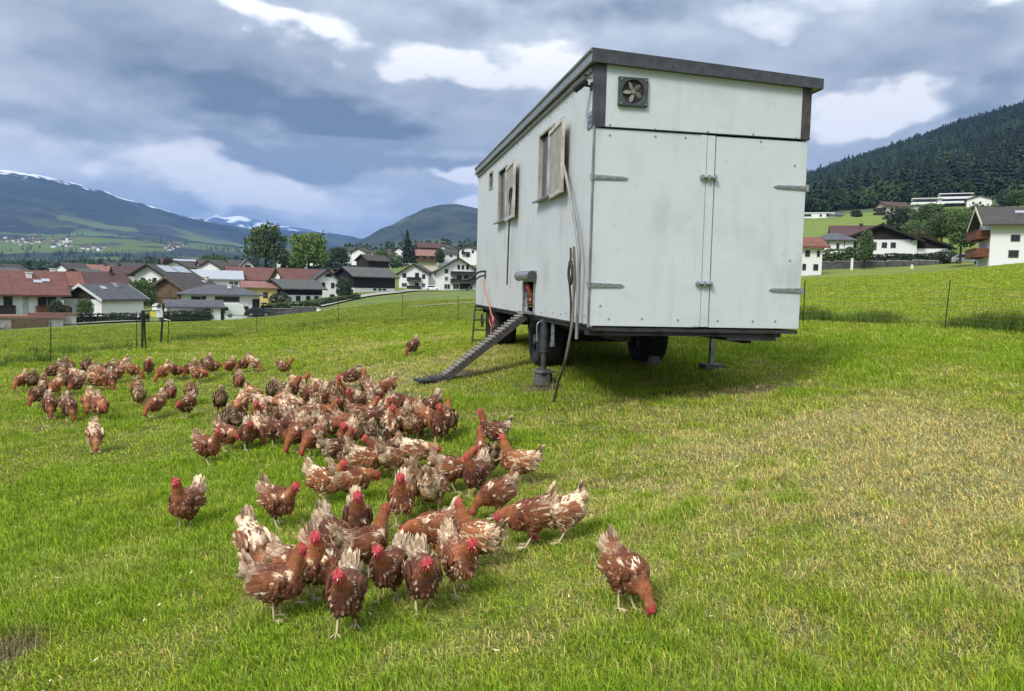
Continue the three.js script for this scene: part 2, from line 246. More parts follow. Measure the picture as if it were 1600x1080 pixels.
// ---------------------------------------------------------------- mountains
// rows of [px, foot py, foot depth, crest py, crest depth]
function mountain(name, label, rows, paint, rough, seed, opts = {}) {
  const nU = opts.nU ?? 420, nV = opts.nV ?? 70, pos = [], col = [], idx = [], c = new THREE.Color(), x0 = rows[0][0], x1 = rows.at(-1)[0];
  const pick = (px) => { let i = 0; while (i < rows.length - 2 && rows[i + 1][0] < px) i++; const a = rows[i], b = rows[i + 1], t = clamp((px - a[0]) / (b[0] - a[0]), 0, 1), s = t * t * (3 - 2 * t), q = lerp(t, s, 0.4); return a.map((v, k) => lerp(v, b[k], k ? q : t)); };
  for (let u = 0; u <= nU; u++) {
    const px = lerp(x0, x1, u / nU), [, fy, fd, cy, cd] = pick(px), F = at(px, fy, fd), T = at(px, cy, cd);
    for (let v = 0; v <= nV + 8; v++) {
      const t = v / nV, q = new THREE.Vector3();
      if (t <= 1) { q.lerpVectors(F, T, t); q.y = lerp(F.y, T.y, lerp(t, t * t * (3 - 2 * t), 0.15)); } else { q.lerpVectors(F, T, 1 + (t - 1) * 1.6); q.y = T.y - (t - 1) * (T.y - F.y + 200) * 4; }
      const s = 1 / rough, e = Math.sin(Math.PI * clamp(t, 0, 1));
      const rid = 1 - Math.abs(fbm(q.x * s + seed, q.z * s, 0, 5) * 2 - 1);
      q.y += (rid - 0.6) * rough * 0.22 * (e * 0.92 + 0.0) + (fbm(q.x * s * 8, q.z * s * 8 + seed, 0, 3) - 0.5) * rough * 0.022;
      pos.push(q.x, q.y, q.z); paint(c, px, clamp(t, 0, 1), q, rid); col.push(c.r, c.g, c.b);
    }
  }
  const n = nV + 9; for (let u = 0; u < nU; u++) for (let v = 0; v < n - 1; v++) { const a = u * n + v, b = a + n; idx.push(a, b, a + 1, b, b + 1, a + 1); }
  const g = new THREE.BufferGeometry(); g.setAttribute('position', new THREE.Float32BufferAttribute(pos, 3)); g.setAttribute('color', new THREE.Float32BufferAttribute(col, 3)); g.setIndex(idx); g.computeVertexNormals();
  const m = new THREE.Mesh(g, new THREE.MeshStandardMaterial({ vertexColors: true, roughness: 1, side: THREE.DoubleSide })); m.name = name; tag(m, label, 'mountain', null, 'structure'); scene.add(m); return m;
}
mountain('mountain', 'long blue wooded mountain with streaks of snow along its crest', [[-900, 387, 3050, 140, 6000], [-400, 382, 3050, 190, 6300], [0, 373, 3150, 266, 6500], [60, 374, 3200, 274, 6600], [100, 376, 3250, 284, 6700], [150, 379, 3350, 298, 6900], [200, 383, 3350, 313, 7200], [250, 387, 3450, 327, 7500], [300, 394, 3550, 340, 7900], [350, 397, 3650, 351, 8300], [400, 400, 3850, 359, 8800], [450, 402, 4050, 364, 9000], [512, 404, 4350, 369, 9200], [545, 404, 4550, 373, 9300], [564, 404, 4850, 378, 9400], [600, 404, 5350, 391, 9400], [660, 404, 6350, 402, 9400]], (c, px, t, q, rid) => {
  const n = fbm(q.x / 300, q.z / 300 + 3, 0, 5), f = fbm(q.x / 90, q.z / 90, 0, 3);
  c.setRGB(0.015, 0.025, 0.022).lerp(tmpC.setRGB(0.06, 0.068, 0.055), sstep(0.5, 0.75, n) * 0.5 + 0.25 * sstep(0.7, 0.95, t));
  c.lerp(tmpC.setRGB(0.09, 0.13, 0.045), sstep(0.54, 0.6, fbm(q.x / 500 + 5, q.z / 300, 0, 4)) * (1 - sstep(0.1, 0.35, t)));
  const snow = sstep(0.42, 0.5, f * 1.0 + n * 0.4 - 0.29 + (t - 0.78) * 1.1 - sstep(200, 400, px) * 0.36) * sstep(0.55, 0.7, t); c.lerp(tmpC.setRGB(0.78, 0.8, 0.84), snow * 0.95);
}, 900, 4, { nU: 640, nV: 150 });
mountain('mountain', 'dark wooded shoulder of the valley side above the far village', [[-700, 376, 3020, 230, 4500], [-200, 376, 3020, 280, 4500], [0, 374, 3020, 312, 4500], [60, 375, 3070, 326, 4400], [130, 377, 3120, 348, 4300], [200, 380, 3220, 370, 4200], [250, 383, 3320, 382, 4100], [300, 387, 3420, 393, 4100], [360, 392, 3520, 400, 4000]], (c, px, t, q) => {
  const n = fbm(q.x / 160, q.z / 160 + 9, 0, 4); c.setRGB(0.02, 0.028, 0.022).lerp(tmpC.setRGB(0.05, 0.05, 0.04), sstep(0.45, 0.7, n) * 0.8).lerp(tmpC.setRGB(0.085, 0.13, 0.045), sstep(0.56, 0.62, fbm(q.x / 260, q.z / 200 + 30, 0, 4)) * (1 - sstep(0.2, 0.5, t)));
}, 420, 14, { nU: 420, nV: 70 });
mountain('mountain', 'rounded green mountain behind the village beside the white trailer', [[500, 404, 2700, 403, 3600], [545, 403, 2700, 392, 4000], [565, 402, 2700, 381, 4100], [600, 401, 2700, 359, 4200], [640, 400, 2700, 337, 4200], [665, 399, 2700, 325, 4200], [690, 399, 2700, 319, 4200], [715, 399, 2700, 319, 4200], [745, 399, 2700, 325, 4200], [800, 399, 2700, 342, 4300], [900, 399, 2700, 366, 4500], [1000, 399, 2700, 378, 4700], [1150, 399, 2700, 386, 4900], [1400, 399, 2700, 392, 5000]], (c, px, t, q, rid) => {
  const n = fbm(q.x / 220, q.z / 220 + 3, 0, 5); c.setRGB(0.014, 0.023, 0.016).lerp(tmpC.setRGB(0.045, 0.056, 0.032), sstep(0.5, 0.68, n) * 0.7).lerp(tmpC.setRGB(0.12, 0.13, 0.085), sstep(0.6, 0.68, fbm(q.x / 130 + 9, q.z / 340, 0, 4)) * sstep(0.5, 0.8, t) * 0.8);
  c.lerp(tmpC.setRGB(0.09, 0.13, 0.04), sstep(0.5, 0.58, fbm(q.x / 300, q.z / 180 + 4, 0, 4)) * (1 - sstep(0.06, 0.22, t)));
}, 520, 24, { nU: 420, nV: 90 });
mountain('mountain', 'far snow covered peaks at the end of the valley', [[230, 410, 12000, 372, 14500], [290, 410, 12000, 356, 14500], [318, 410, 12000, 344, 14500], [338, 410, 12000, 336, 14500], [352, 410, 12000, 340, 14500], [372, 410, 12000, 337, 14500], [395, 410, 12000, 342, 14500], [415, 410, 12000, 349, 14500], [440, 410, 12000, 352, 14500], [480, 410, 12000, 358, 14500], [520, 410, 12000, 366, 14500], [570, 410, 12000, 380, 14500]], (c, px, t, q) => {
  const n = fbm(q.x / 260, q.z / 260, 0, 5); c.setRGB(0.06, 0.07, 0.08).lerp(tmpC.setRGB(0.85, 0.87, 0.9), sstep(0.42, 0.56, n * 0.8 + (t - 0.75) * 0.5) * sstep(0.3, 0.6, t));
}, 900, 44, { nU: 240, nV: 70 });

// ---------------------------------------------------------------- trees
const leafMat = (r, g, b) => new THREE.MeshPhysicalMaterial({ color: C(r, g, b), roughness: 0.9, side: THREE.DoubleSide, transmission: 0.3, thickness: 0 });
// many small leaf clumps spread through several lobes of a crown
function crownGeometry(seed, lobes, count, size, shell = 0.55) {
  const r = rng(seed), pos = [], nor = [], tot = lobes.reduce((s, l) => s + l[3] * l[4] * l[5], 0), v = new THREE.Vector3(), q = new THREE.Quaternion(), e = new THREE.Euler();
  for (const [lx, ly, lz, a, b, c] of lobes) {
    const k = Math.round(count * a * b * c / tot);
    for (let i = 0; i < k; i++) {
      const d = new THREE.Vector3(r() * 2 - 1, r() * 2 - 1, r() * 2 - 1).normalize(), rad = Math.pow(lerp(shell ** 3, 1, r()), 1 / 3) * (0.86 + 0.3 * fbm(d.x * 2 + seed, d.y * 2, d.z * 2 + 1.5, 3));
      const X = lx + d.x * a * rad, Y = ly + d.y * b * rad, Z = lz + d.z * c * rad, s = size * (0.55 + r() * 0.9);
      q.setFromEuler(e.set(r() * 6.3, r() * 6.3, r() * 6.3));
      const P = [[-1, -0.6, 0], [0.15, -1, 0.2], [1, 0, 0], [0.2, 0.9, -0.2], [-0.8, 0.7, 0.1]].map((p) => v.set(...p).multiplyScalar(s).applyQuaternion(q).clone().add(new THREE.Vector3(X, Y, Z)));
      for (const [i0, i1, i2] of [[0, 1, 2], [0, 2, 3], [0, 3, 4]]) pos.push(...P[i0].toArray(), ...P[i1].toArray(), ...P[i2].toArray());
    }
  }
  const g = new THREE.BufferGeometry(); g.setAttribute('position', new THREE.Float32BufferAttribute(pos, 3)); g.computeVertexNormals(); return g;
}
function limbGeometry(seed, h, r0, limbs) {
  const r = rng(seed), list = [new THREE.CylinderGeometry(r0 * 0.45, r0, h * 0.62, 7).translate(0, h * 0.31, 0)];
  for (let i = 0; i < limbs; i++) { const a = i / limbs * 6.3 + r(), y = h * (0.3 + r() * 0.3), l = h * (0.28 + r() * 0.2); list.push(tube([[0, y, 0], [Math.cos(a) * l * 0.35, y + l * 0.45, Math.sin(a) * l * 0.35], [Math.cos(a) * l * 0.65, y + l, Math.sin(a) * l * 0.65]], r0 * 0.28, 6, 5)); }
  return merged(list);
}
// unit-height templates
const crownTemplates = {
  broad: () => crownGeometry(3, [[0, 0.66, 0, 0.3, 0.3, 0.3], [-0.2, 0.58, 0.05, 0.22, 0.22, 0.22], [0.2, 0.6, -0.06, 0.22, 0.24, 0.22], [0.06, 0.82, 0.08, 0.2, 0.17, 0.2], [-0.1, 0.76, -0.12, 0.2, 0.2, 0.2], [0.02, 0.5, 0.2, 0.2, 0.16, 0.18], [0.16, 0.44, 0.1, 0.17, 0.14, 0.16], [-0.22, 0.42, -0.06, 0.16, 0.13, 0.16]], 2800, 0.02),
  slim: () => crownGeometry(5, [[0, 0.6, 0, 0.19, 0.36, 0.19], [-0.1, 0.46, 0.05, 0.16, 0.2, 0.16], [0.1, 0.52, -0.06, 0.15, 0.22, 0.15], [0.02, 0.82, 0.02, 0.12, 0.17, 0.12]], 1500, 0.02, 0.2),
  shrub: () => crownGeometry(7, [[0, 0.5, 0, 0.5, 0.5, 0.5], [-0.3, 0.4, 0.15, 0.32, 0.36, 0.32], [0.32, 0.4, -0.1, 0.32, 0.38, 0.32], [0.1, 0.3, 0.34, 0.34, 0.3, 0.28]], 1500, 0.038),
};
const crownCache = {}, trunkGeo = { broad: limbGeometry(31, 1, 0.028, 9), slim: limbGeometry(32, 1, 0.02, 6), shrub: limbGeometry(33, 0.7, 0.03, 5) };
const barkMat = std([0.09, 0.07, 0.05], 0.95, { map: rep(TX.wood, 2) });
const leafMats = { dark: leafMat(0.03, 0.055, 0.022), mid: leafMat(0.08, 0.135, 0.03), bright: leafMat(0.125, 0.2, 0.034), rust: leafMat(0.1, 0.09, 0.03), purple: leafMat(0.035, 0.018, 0.024) };
const spruceMat = std([0.017, 0.03, 0.02], 1, { side: THREE.DoubleSide });
function tree(name, label, category, kind, hue, p, h, w, turn, group) {
  const t = thing(name, label, category, p, turn, group); t.scale.set(w, h, w);
  part('trunk', trunkGeo[kind], barkMat, t); part('crown', crownCache[kind] ??= crownTemplates[kind](), leafMats[hue], t); return t;
}
function spruceGeometry(seed, tiers, boughs) {
  const r = rng(seed), pos = [];
  for (let i = 0; i < tiers; i++) {
    const t = i / tiers, y = 0.08 + 0.9 * t, R = 0.2 * (1 - t) ** 0.85 + 0.015;
    for (let k = 0; k < boughs; k++) {
      const a = (k + (i % 2) * 0.5 + r() * 0.5) / boughs * 6.283, l = R * (0.7 + r() * 0.5), w = 3.2 / boughs, dy = 0.05 + r() * 0.04;
      const tip = [Math.cos(a) * l, y - dy, Math.sin(a) * l], L = [Math.cos(a - w) * l * 0.62, y - dy * 0.7, Math.sin(a - w) * l * 0.62], Rr = [Math.cos(a + w) * l * 0.62, y - dy * 0.7, Math.sin(a + w) * l * 0.62], top = [0, y + 0.06, 0];
      pos.push(...top, ...L, ...tip, ...top, ...tip, ...Rr);
    }
  }
  const g = new THREE.BufferGeometry(); g.setAttribute('position', new THREE.Float32BufferAttribute(pos, 3)); g.computeVertexNormals(); return g;
}
// the wood on the hill to the right and the tree lines of the valley: masses nobody could count
function wood(name, label, geo, mat, count, seed, place, tint) {
  const im = new THREE.InstancedMesh(geo, mat, count), r = rng(seed), d = new THREE.Object3D(), c = new THREE.Color(); let n = 0, guard = 0;
  while (n < count && guard++ < count * 30) {
    const p = place(r); if (!p) continue;
    d.position.set(p.x, heightAt(p.x, p.z) - 0.3, p.z); d.rotation.set(0, r() * 6.3, 0); const s = p.h * (0.75 + r() * 0.5); d.scale.set(s * (p.w ?? 1), s, s * (p.w ?? 1)); d.updateMatrix(); im.setMatrixAt(n, d.matrix); im.setColorAt(n, tint(c, r, p)); n++;
  }
  im.count = n; im.name = name; shadow(im); tag(im, label, 'forest', null, 'stuff'); scene.add(im);
}
const white1 = std([1, 1, 1], 1, { side: THREE.DoubleSide });
wood('forest', 'dark spruce forest covering the hill on the right', spruceGeometry(1, 9, 6), white1, 15000, 71, (r) => {
  const px = 1000 + r() * 1100, D = 440 + 1300 * Math.pow(r(), 0.75), q = at(px, 400, D); const edge = fbm(q.x / 60, q.z / 60, 0, 3);
  if (px < 1420 && D < 560 - 60 * edge) return null; if (D < 470 + 120 * (edge - 0.4)) return null; return { x: q.x, z: q.z, h: 12 + 12 * fbm(q.x / 40 + 9, q.z / 40, 0, 3) + 5 * r() * r(), w: 1 + 0.5 * r(), D };
}, (c, r, p) => c.setRGB(0.014, 0.027, 0.017).multiplyScalar(0.5 + r() * 0.9 + 1.2 * sstep(0.48, 0.65, fbm(p.x / 90, p.z / 90 + 5, 0, 4))));
const lump = crownGeometry(9, [[0, 0.55, 0, 0.42, 0.45, 0.42], [0.25, 0.45, 0.1, 0.28, 0.3, 0.28], [-0.25, 0.42, -0.1, 0.28, 0.3, 0.28]], 260, 0.06, 0.5);
wood('forest_edge', 'lighter broadleaf trees along the lower edge of the forest', lump, white1, 3000, 72, (r) => {
  if (r() < 0.6) { const px = 1000 + r() * 1000, D = 560 + 900 * r(), q = at(px, 400, D); return fbm(q.x / 110 + 3, q.z / 110, 0, 4) < 0.5 ? null : { x: q.x, z: q.z, h: 11 + 6 * r() }; }
  const px = 1000 + r() * 800, D = 400 + 330 * r(), q = at(px, 400, D); const e = fbm(q.x / 50 + 8, q.z / 50, 0, 3); if (e < 0.47 || (px < 1430 && D < 480)) return null; if (px > 1430 && px < 1560 && D < 440) return null; return { x: q.x, z: q.z, h: 8 + 5 * r() };
}, (c, r) => c.setRGB(0.036, 0.066, 0.022).multiplyScalar(0.45 + r() * 0.8));
wood('valley_woods', 'strips of woodland between the fields of the far valley', spruceGeometry(2, 6, 5), white1, 5200, 73, (r) => {
  const px = -250 + r() * 1000, D = 430 + 2700 * Math.pow(r(), 1.1), q = at(px, 440, D); const e = fbm(q.x / 300 + 2, q.z / 110 + 6, 0, 4); if (e < 0.545 + (D < 620 ? 0.06 : 0)) return null; if (px > -20 && px < 320 && D > 1900 && r() < 0.85) return null; return { x: q.x, z: q.z, h: 15, w: 1.6 };
}, (c, r) => c.setRGB(0.022, 0.04, 0.022).multiplyScalar(0.6 + r() * 0.9));

// ---------------------------------------------------------------- the mobile hen house
const YAW = 0.1862, FLOOR = 0.9, TW = 2.5, TL = 8.82, DOORH = 2.13, HL = 2.8, HR = 2.7;
const trailer = thing('hen_house_trailer', 'large white mobile hen house on wheels with grey flat roof and double doors', 'trailer', [0.8218, EYE - 0.4018 - FLOOR, -8.629], YAW);
trailer.updateMatrixWorld(true);
const toLocal = trailer.matrixWorld.clone().invert();
// a point seen in the photograph on the side wall (offset outwards) or on the front, in the trailer's own axes
function onWall(px, py, out = 0) { const o = camera.position.clone().applyMatrix4(toLocal), d = ray(px, py).transformDirection(toLocal), t = (-out - o.x) / d.x; return o.addScaledVector(d, t); }
function onFront(px, py, out = 0) { const o = camera.position.clone().applyMatrix4(toLocal), d = ray(px, py).transformDirection(toLocal), t = (out - o.z) / d.z; return o.addScaledVector(d, t); }
const inWorld = (v) => v.clone().applyMatrix4(trailer.matrixWorld);
const M = {
  panel: std([0.58, 0.63, 0.66], 0.42, { map: rep(TX.streak, 0.4), bumpMap: rep(TX.bumps, 0.16), bumpScale: 0.009 }),
  panelSide: std([0.6, 0.63, 0.655], 0.45, { map: rep(TX.streak, 0.5, 0.4), bumpMap: rep(TX.bumps, 0.16), bumpScale: 0.009 }),
  dark: std([0.075, 0.082, 0.095], 0.5, { map: rep(TX.mottle, 3) }), brown: std([0.085, 0.075, 0.072], 0.6, { map: rep(TX.mottle, 3) }),
  zinc: std([0.42, 0.44, 0.46], 0.42, { metalness: 0.55, map: rep(TX.mottle, 4) }), galv: std([0.5, 0.53, 0.53], 0.4, { metalness: 0.6, map: rep(TX.mottle, 9) }),
  black: std([0.02, 0.021, 0.023], 0.6), chassis: std([0.03, 0.031, 0.033], 0.75, { map: rep(TX.rust, 1.5) }), rubber: std([0.022, 0.022, 0.024], 0.85, { bumpMap: rep(TX.bumps, 4), bumpScale: 0.004 }),
  rim: std([0.16, 0.17, 0.18], 0.6, { map: rep(TX.rust, 2) }), cream: std([0.74, 0.7, 0.62], 0.6, { map: rep(TX.mottle, 2) }), frame: std([0.66, 0.62, 0.54], 0.7, { map: rep(TX.wood, 2) }), oldWood: std([0.3, 0.26, 0.21], 0.95, { map: rep(TX.wood, 3) }), greyWood: std([0.42, 0.38, 0.33], 0.95, { map: rep(TX.wood, 2.5) }),
  concrete: std([0.2, 0.19, 0.18], 0.95, { map: rep(TX.mottle, 5), bumpMap: rep(TX.bumps, 6), bumpScale: 0.01 }), stone: std([0.06, 0.06, 0.062], 0.7, { map: rep(TX.mottle, 5), bumpMap: rep(TX.bumps, 5), bumpScale: 0.02 }),
  blade: std([0.2, 0.18, 0.15], 0.6), inside: std([0.24, 0.19, 0.15], 0.95), cable: std([0.018, 0.018, 0.02], 0.6), cord: std([0.55, 0.16, 0.12], 0.6), glass: std([0.05, 0.055, 0.06], 0.15), pipe: std([0.4, 0.39, 0.37], 0.6, { map: rep(TX.mottle, 3) }), branch: std([0.26, 0.2, 0.15], 0.95, { map: rep(TX.wood, 3) }),
};
const F = FLOOR; let cleatGeo;
// rectangles of a wall around its openings
function around(x0, x1, y0, y1, holes) {
  let list = [[x0, x1, y0, y1]];
  for (const [a, b, c, d] of holes) list = list.flatMap(([p, q, r, s]) => {
    if (b <= p || a >= q || d <= r || c >= s) return [[p, q, r, s]];
    const o = []; if (a > p) o.push([p, a, r, s]); if (b < q) o.push([b, q, r, s]);
    const u = Math.max(a, p), v = Math.min(b, q); if (c > r) o.push([u, v, r, c]); if (d < s) o.push([u, v, d, s]); return o;
  });
  return list;
}
{
  // openings of the long wall as [from, to] along the wall (z) and heights
  const W = (x0, y0, x1, y1) => { const a = onWall(x0, y0), b = onWall(x1, y1); return [Math.min(a.z, b.z), Math.max(a.z, b.z)]; };
  const H = (px, py) => onWall(px, py).y;
  const win1 = [...W(844, 270, 866, 270), H(855, 306), H(855, 207)], win2 = [...W(780.5, 300, 792, 300), H(786, 343), H(786, 266)], win3 = [...W(765.5, 280, 770.5, 280), H(768, 293), H(768, 271)], pop = [...W(819.5, 460, 835.5, 460), F + 0.05, H(828, 440)];
  const holes = [win1, win2, win3, pop];
  const wall = new THREE.Group(); wall.name = 'side_wall'; trailer.add(wall);
  const n = 8, pw = TL / n;
  for (let i = 0; i < n; i++) {
    const z1 = -i * pw - 0.004, z0 = -(i + 1) * pw + 0.004;
    part('panel', around(z0, z1, F, F + HL - 0.01, holes).map(([a, b, c, d]) => box(0.045, d - c, b - a, 0.0225 + (i % 2) * 0.0015, (c + d) / 2, (a + b) / 2)), M.panelSide, wall);
  }
  part('lining', around(-TL + 0.05, -0.06, F + 0.02, F + HL - 0.03, holes).map(([a, b, c, d]) => box(0.01, d - c, b - a, 0.056, (c + d) / 2, (a + b) / 2)), M.inside, wall);
  part('right_wall', box(0.05, HR - 0.02, TL - 0.05, TW - 0.025, F + HR / 2 - 0.01, -TL / 2 - 0.025), M.panelSide, trailer);
  part('rear_wall', box(TW - 0.11, HR - 0.03, 0.05, TW / 2, F + HR / 2 - 0.015, -TL + 0.03), M.panel, trailer);
  part('floor', box(TW - 0.02, 0.04, TL - 0.02, TW / 2, F - 0.03, -TL / 2), M.chassis, trailer);
  part('sole_rail', [box(0.05, 0.035, TL, 0.026, F - 0.02, -TL / 2 - 0.002), box(0.02, 0.02, TL - 0.1, -0.009, F + 0.012, -TL / 2)], M.chassis, trailer);
  // windows with their opened shutters
  const casing = (name, [z0, z1, y0, y1], mat, fw, parent, proud = 0.03) => part(name, [box(0.08, fw, z1 - z0 + fw * 2, -proud + 0.04, y1 + fw / 2, (z0 + z1) / 2), box(0.08, fw, z1 - z0 + fw * 2, -proud + 0.04, y0 - fw / 2, (z0 + z1) / 2), box(0.08, y1 - y0, fw, -proud + 0.04, (y0 + y1) / 2, z0 - fw / 2), box(0.08, y1 - y0, fw, -proud + 0.04, (y0 + y1) / 2, z1 + fw / 2)], mat, parent);
  const shutterWindow = (hole, za, zb, ya, yb, out) => {
    const w = casing('window', hole, M.frame, 0.03, trailer, 0.025);
    const [z0, z1, y0, y1] = hole;
    part('pane', box(0.012, y1 - y0, z1 - z0, 0.035, (y0 + y1) / 2, (z0 + z1) / 2), M.glass, w);
    part('sill', box(0.09, 0.02, z1 - z0 + 0.12, -0.05, y0 - 0.042, (z0 + z1) / 2, 0, 0, 0.14), M.zinc, w);
    // the shutter stands open, hinged at its far edge and leaning away from the wall
    const s = new THREE.Group(); s.name = 'shutter'; s.position.set(-0.038, (ya + yb) / 2, za); s.rotation.y = -out; trailer.add(s);
    const L = zb - za, h = yb - ya, fw = 0.05;
    part('frame', [box(0.035, fw, L, 0, h / 2 - fw / 2, L / 2), box(0.035, fw, L, 0, -h / 2 + fw / 2, L / 2), box(0.035, h - 2 * fw, fw, 0, 0, fw / 2), box(0.035, h - 2 * fw, fw, 0, 0, L - fw / 2)], M.cream, s);
    part('panel', box(0.012, h - 2 * fw, L - 2 * fw, 0.004, 0, L / 2), M.frame, s);
    for (const k of [-1, 1]) part('hinge', box(0.03, 0.05, 0.05, 0.02, k * h * 0.36, 0.02), M.galv, s);
  };
  { const a = onWall(853, 250, 0.08), b = onWall(874, 250, 0.14); shutterWindow(win1, a.z, b.z, onWall(864, 306, 0.1).y, onWall(864, 196, 0.1).y, 0.06); }
  { const a = onWall(787, 300, 0.08), b = onWall(796.5, 300, 0.16); shutterWindow(win2, a.z, b.z, onWall(792, 343, 0.1).y, onWall(792, 258, 0.1).y, 0.05); }
  const vent = casing('vent', win3, M.frame, 0.03, trailer, 0.015); part('mesh_screen', box(0.008, win3[3] - win3[2], win3[1] - win3[0], 0.03, (win3[2] + win3[3]) / 2, (win3[0] + win3[1]) / 2), M.black, vent);
  // pop hole with its rolled hood
  const ph = part('pop_hole', [box(0.07, pop[3] - pop[2], 0.035, 0.012, (pop[2] + pop[3]) / 2, pop[0] - 0.0175), box(0.07, pop[3] - pop[2], 0.035, 0.012, (pop[2] + pop[3]) / 2, pop[1] + 0.0175), box(0.12, 0.025, pop[1] - pop[0] + 0.16, -0.02, pop[2] - 0.0125, (pop[0] + pop[1]) / 2)], M.galv, trailer);
  const hy = (onWall(823, 437).y + onWall(823, 425).y) / 2, zc = (pop[0] + pop[1]) / 2, hl = pop[1] - pop[0] + 0.2;
  part('hood', [cyl(0.065, 0.065, hl, -0.07, hy - 0.01, zc, 18, Math.PI / 2), box(0.07, 0.13, hl, -0.03, hy, zc)], M.zinc, ph);
  for (const s of [-1, 1]) part('hood_cap', cyl(0.07, 0.07, 0.015, -0.07, hy - 0.01, zc + s * (hl / 2 + 0.008), 18, Math.PI / 2), M.dark, ph);
  // front: two doors, a wide cover strip, the panel above, dark corner posts
  const seam = onFront(1099, 360).x, l0 = onFront(1088, 360).x, r0 = onFront(1112.5, 360).x;
  const ld = part('left_door', rbox(seam - 0.014, DOORH - 0.012, 0.045, 0.006, (seam + 0.008) / 2, F + DOORH / 2, -0.0225), M.panel, trailer); tag(ld, 'wide left door with the cover strip along its edge');
  const rd = part('right_door', rbox(TW - r0 - 0.012, DOORH - 0.02, 0.045, 0.006, (TW + r0 + 0.008) / 2, F + DOORH / 2 - 0.004, -0.0225), M.panel, trailer); tag(rd, 'narrower right door');
  part('cover_strip', rbox(seam - l0 - 0.006, DOORH - 0.03, 0.014, 0.004, (l0 + seam) / 2, F + DOORH / 2, 0.0072), M.panel, ld);
  part('cover_strip', rbox(r0 - seam - 0.006, DOORH - 0.026, 0.05, 0.004, (r0 + seam) / 2, F + DOORH / 2, -0.0185), M.panel, rd);
  const topY = (x) => F + HL + (HR - HL) * x / TW;
  part('upper_panel', prism([[0.118, F + DOORH + 0.012], [TW - 0.098, F + DOORH + 0.012], [TW - 0.098, topY(TW - 0.1) - 0.004], [0.118, topY(0.12) - 0.004]], 0.045, -0.045), M.panel, trailer);
  part('corner_post', prism([[-0.012, F + DOORH + 0.005], [0.112, F + DOORH + 0.005], [0.112, topY(0.11) - 0.002], [-0.012, topY(0) - 0.002]], 0.075, -0.066), M.dark, trailer);
  part('corner_post', prism([[TW - 0.094, F + DOORH + 0.005], [TW + 0.01, F + DOORH + 0.005], [TW + 0.01, topY(TW) - 0.002], [TW - 0.094, topY(TW - 0.1) - 0.002]], 0.075, -0.066), M.brown, trailer);
  part('drip_rail', box(TW - 0.01, 0.009, 0.03, TW / 2, F + DOORH + 0.0075, 0.002), M.black, trailer);
  part('hinge_rod', cyl(0.012, 0.012, DOORH + 0.02, -0.006, F + DOORH / 2, 0.008, 8), M.zinc, trailer);
  // strap hinges and latches
  const strap = (parent, xa, xb, y) => { const s = Math.sign(xb - xa), w = Math.abs(xb - xa); part('hinge', [prism([[xa, y - 0.026], [xa + s * w * 0.92, y - 0.017], [xb, y], [xa + s * w * 0.92, y + 0.017], [xa, y + 0.026]].map((p) => p), 0.012, 0.0015), cyl(0.02, 0.02, 0.075, xa - s * 0.012, y, 0.012, 10), ...[0.2, 0.45, 0.7].map((k) => cyl(0.011, 0.011, 0.01, xa + s * w * k, y, 0.017, 8, Math.PI / 2))], M.galv, parent); };
  strap(ld, 0.0, onFront(981, 278).x, onFront(950, 277.5).y); strap(ld, 0.0, onFront(975, 446).x, onFront(945, 446).y);
  strap(rd, TW, onFront(1209, 292).x, onFront(1235, 293).y); strap(rd, TW, onFront(1201.5, 453).x, onFront(1225, 453.7).y);
  for (const [px, py] of [[1105.5, 278], [1098.5, 443.5]]) { const c = onFront(px, py); part('latch', [rbox(0.2, 0.045, 0.02, 0.009, c.x, c.y, 0.025), cyl(0.012, 0.012, 0.15, c.x, c.y, 0.045, 8, 0, Math.PI / 2), ...[-0.08, 0, 0.08].map((d) => rbox(0.022, 0.06, 0.032, 0.006, c.x + d, c.y, 0.042))], M.galv, ld); }
  // screws and dents show as small dark dots
  const screws = []; for (const [px, py] of [[953, 195], [953, 211], [1024, 202], [1106, 206], [1177, 210], [1244, 216], [1024, 213], [1071, 215], [1189, 221], [938, 478], [951, 498], [1003, 498], [1059, 500], [1121, 501], [1176, 502], [1211, 502], [1094, 382], [1097, 325], [1242, 259], [1234, 407]]) { const c = onFront(px, py); screws.push(cyl(0.011, 0.012, 0.008, c.x, c.y, 0.003, 8, Math.PI / 2)); }
  tag(part('screws', screws, M.pipe, trailer), null, null, null, 'stuff');
  const sideScrews = []; for (let i = 0; i < n; i++) for (const k of [0.12, 0.5, 0.88]) sideScrews.push(cyl(0.009, 0.009, 0.008, -0.003, F + 0.09 + 0.02 * Math.sin(i * 5 + k * 9), -(i + k) * pw, 7, 0, Math.PI / 2), cyl(0.009, 0.009, 0.008, -0.003, F + HL - 0.14, -(i + k) * pw, 7, 0, Math.PI / 2));
  tag(part('wall_screws', sideScrews, M.galv, trailer), null, null, null, 'stuff');
  // roof
  const sl = (HR - HL) / TW, ry = (x) => F + HL + sl * x;
  part('roof', prism([[-0.05, ry(-0.05)], [TW + 0.1, ry(TW + 0.1)], [TW + 0.1, ry(TW + 0.1) + 0.1], [-0.05, ry(-0.05) + 0.12]], TL + 0.1, -TL - 0.05), M.zinc, trailer);
  part('front_fascia', [prism([[-0.062, ry(-0.06) - 0.008], [TW / 2 + 0.06, ry(TW / 2 + 0.06) - 0.008], [TW / 2 + 0.06, ry(TW / 2 + 0.06) + 0.124], [-0.062, ry(-0.06) + 0.136]], 0.014, 0.051), prism([[TW / 2 + 0.04, ry(TW / 2) - 0.006], [TW + 0.112, ry(TW + 0.1) - 0.006], [TW + 0.112, ry(TW + 0.1) + 0.107], [TW / 2 + 0.04, ry(TW / 2) + 0.121]], 0.018, 0.051)], M.dark, trailer);
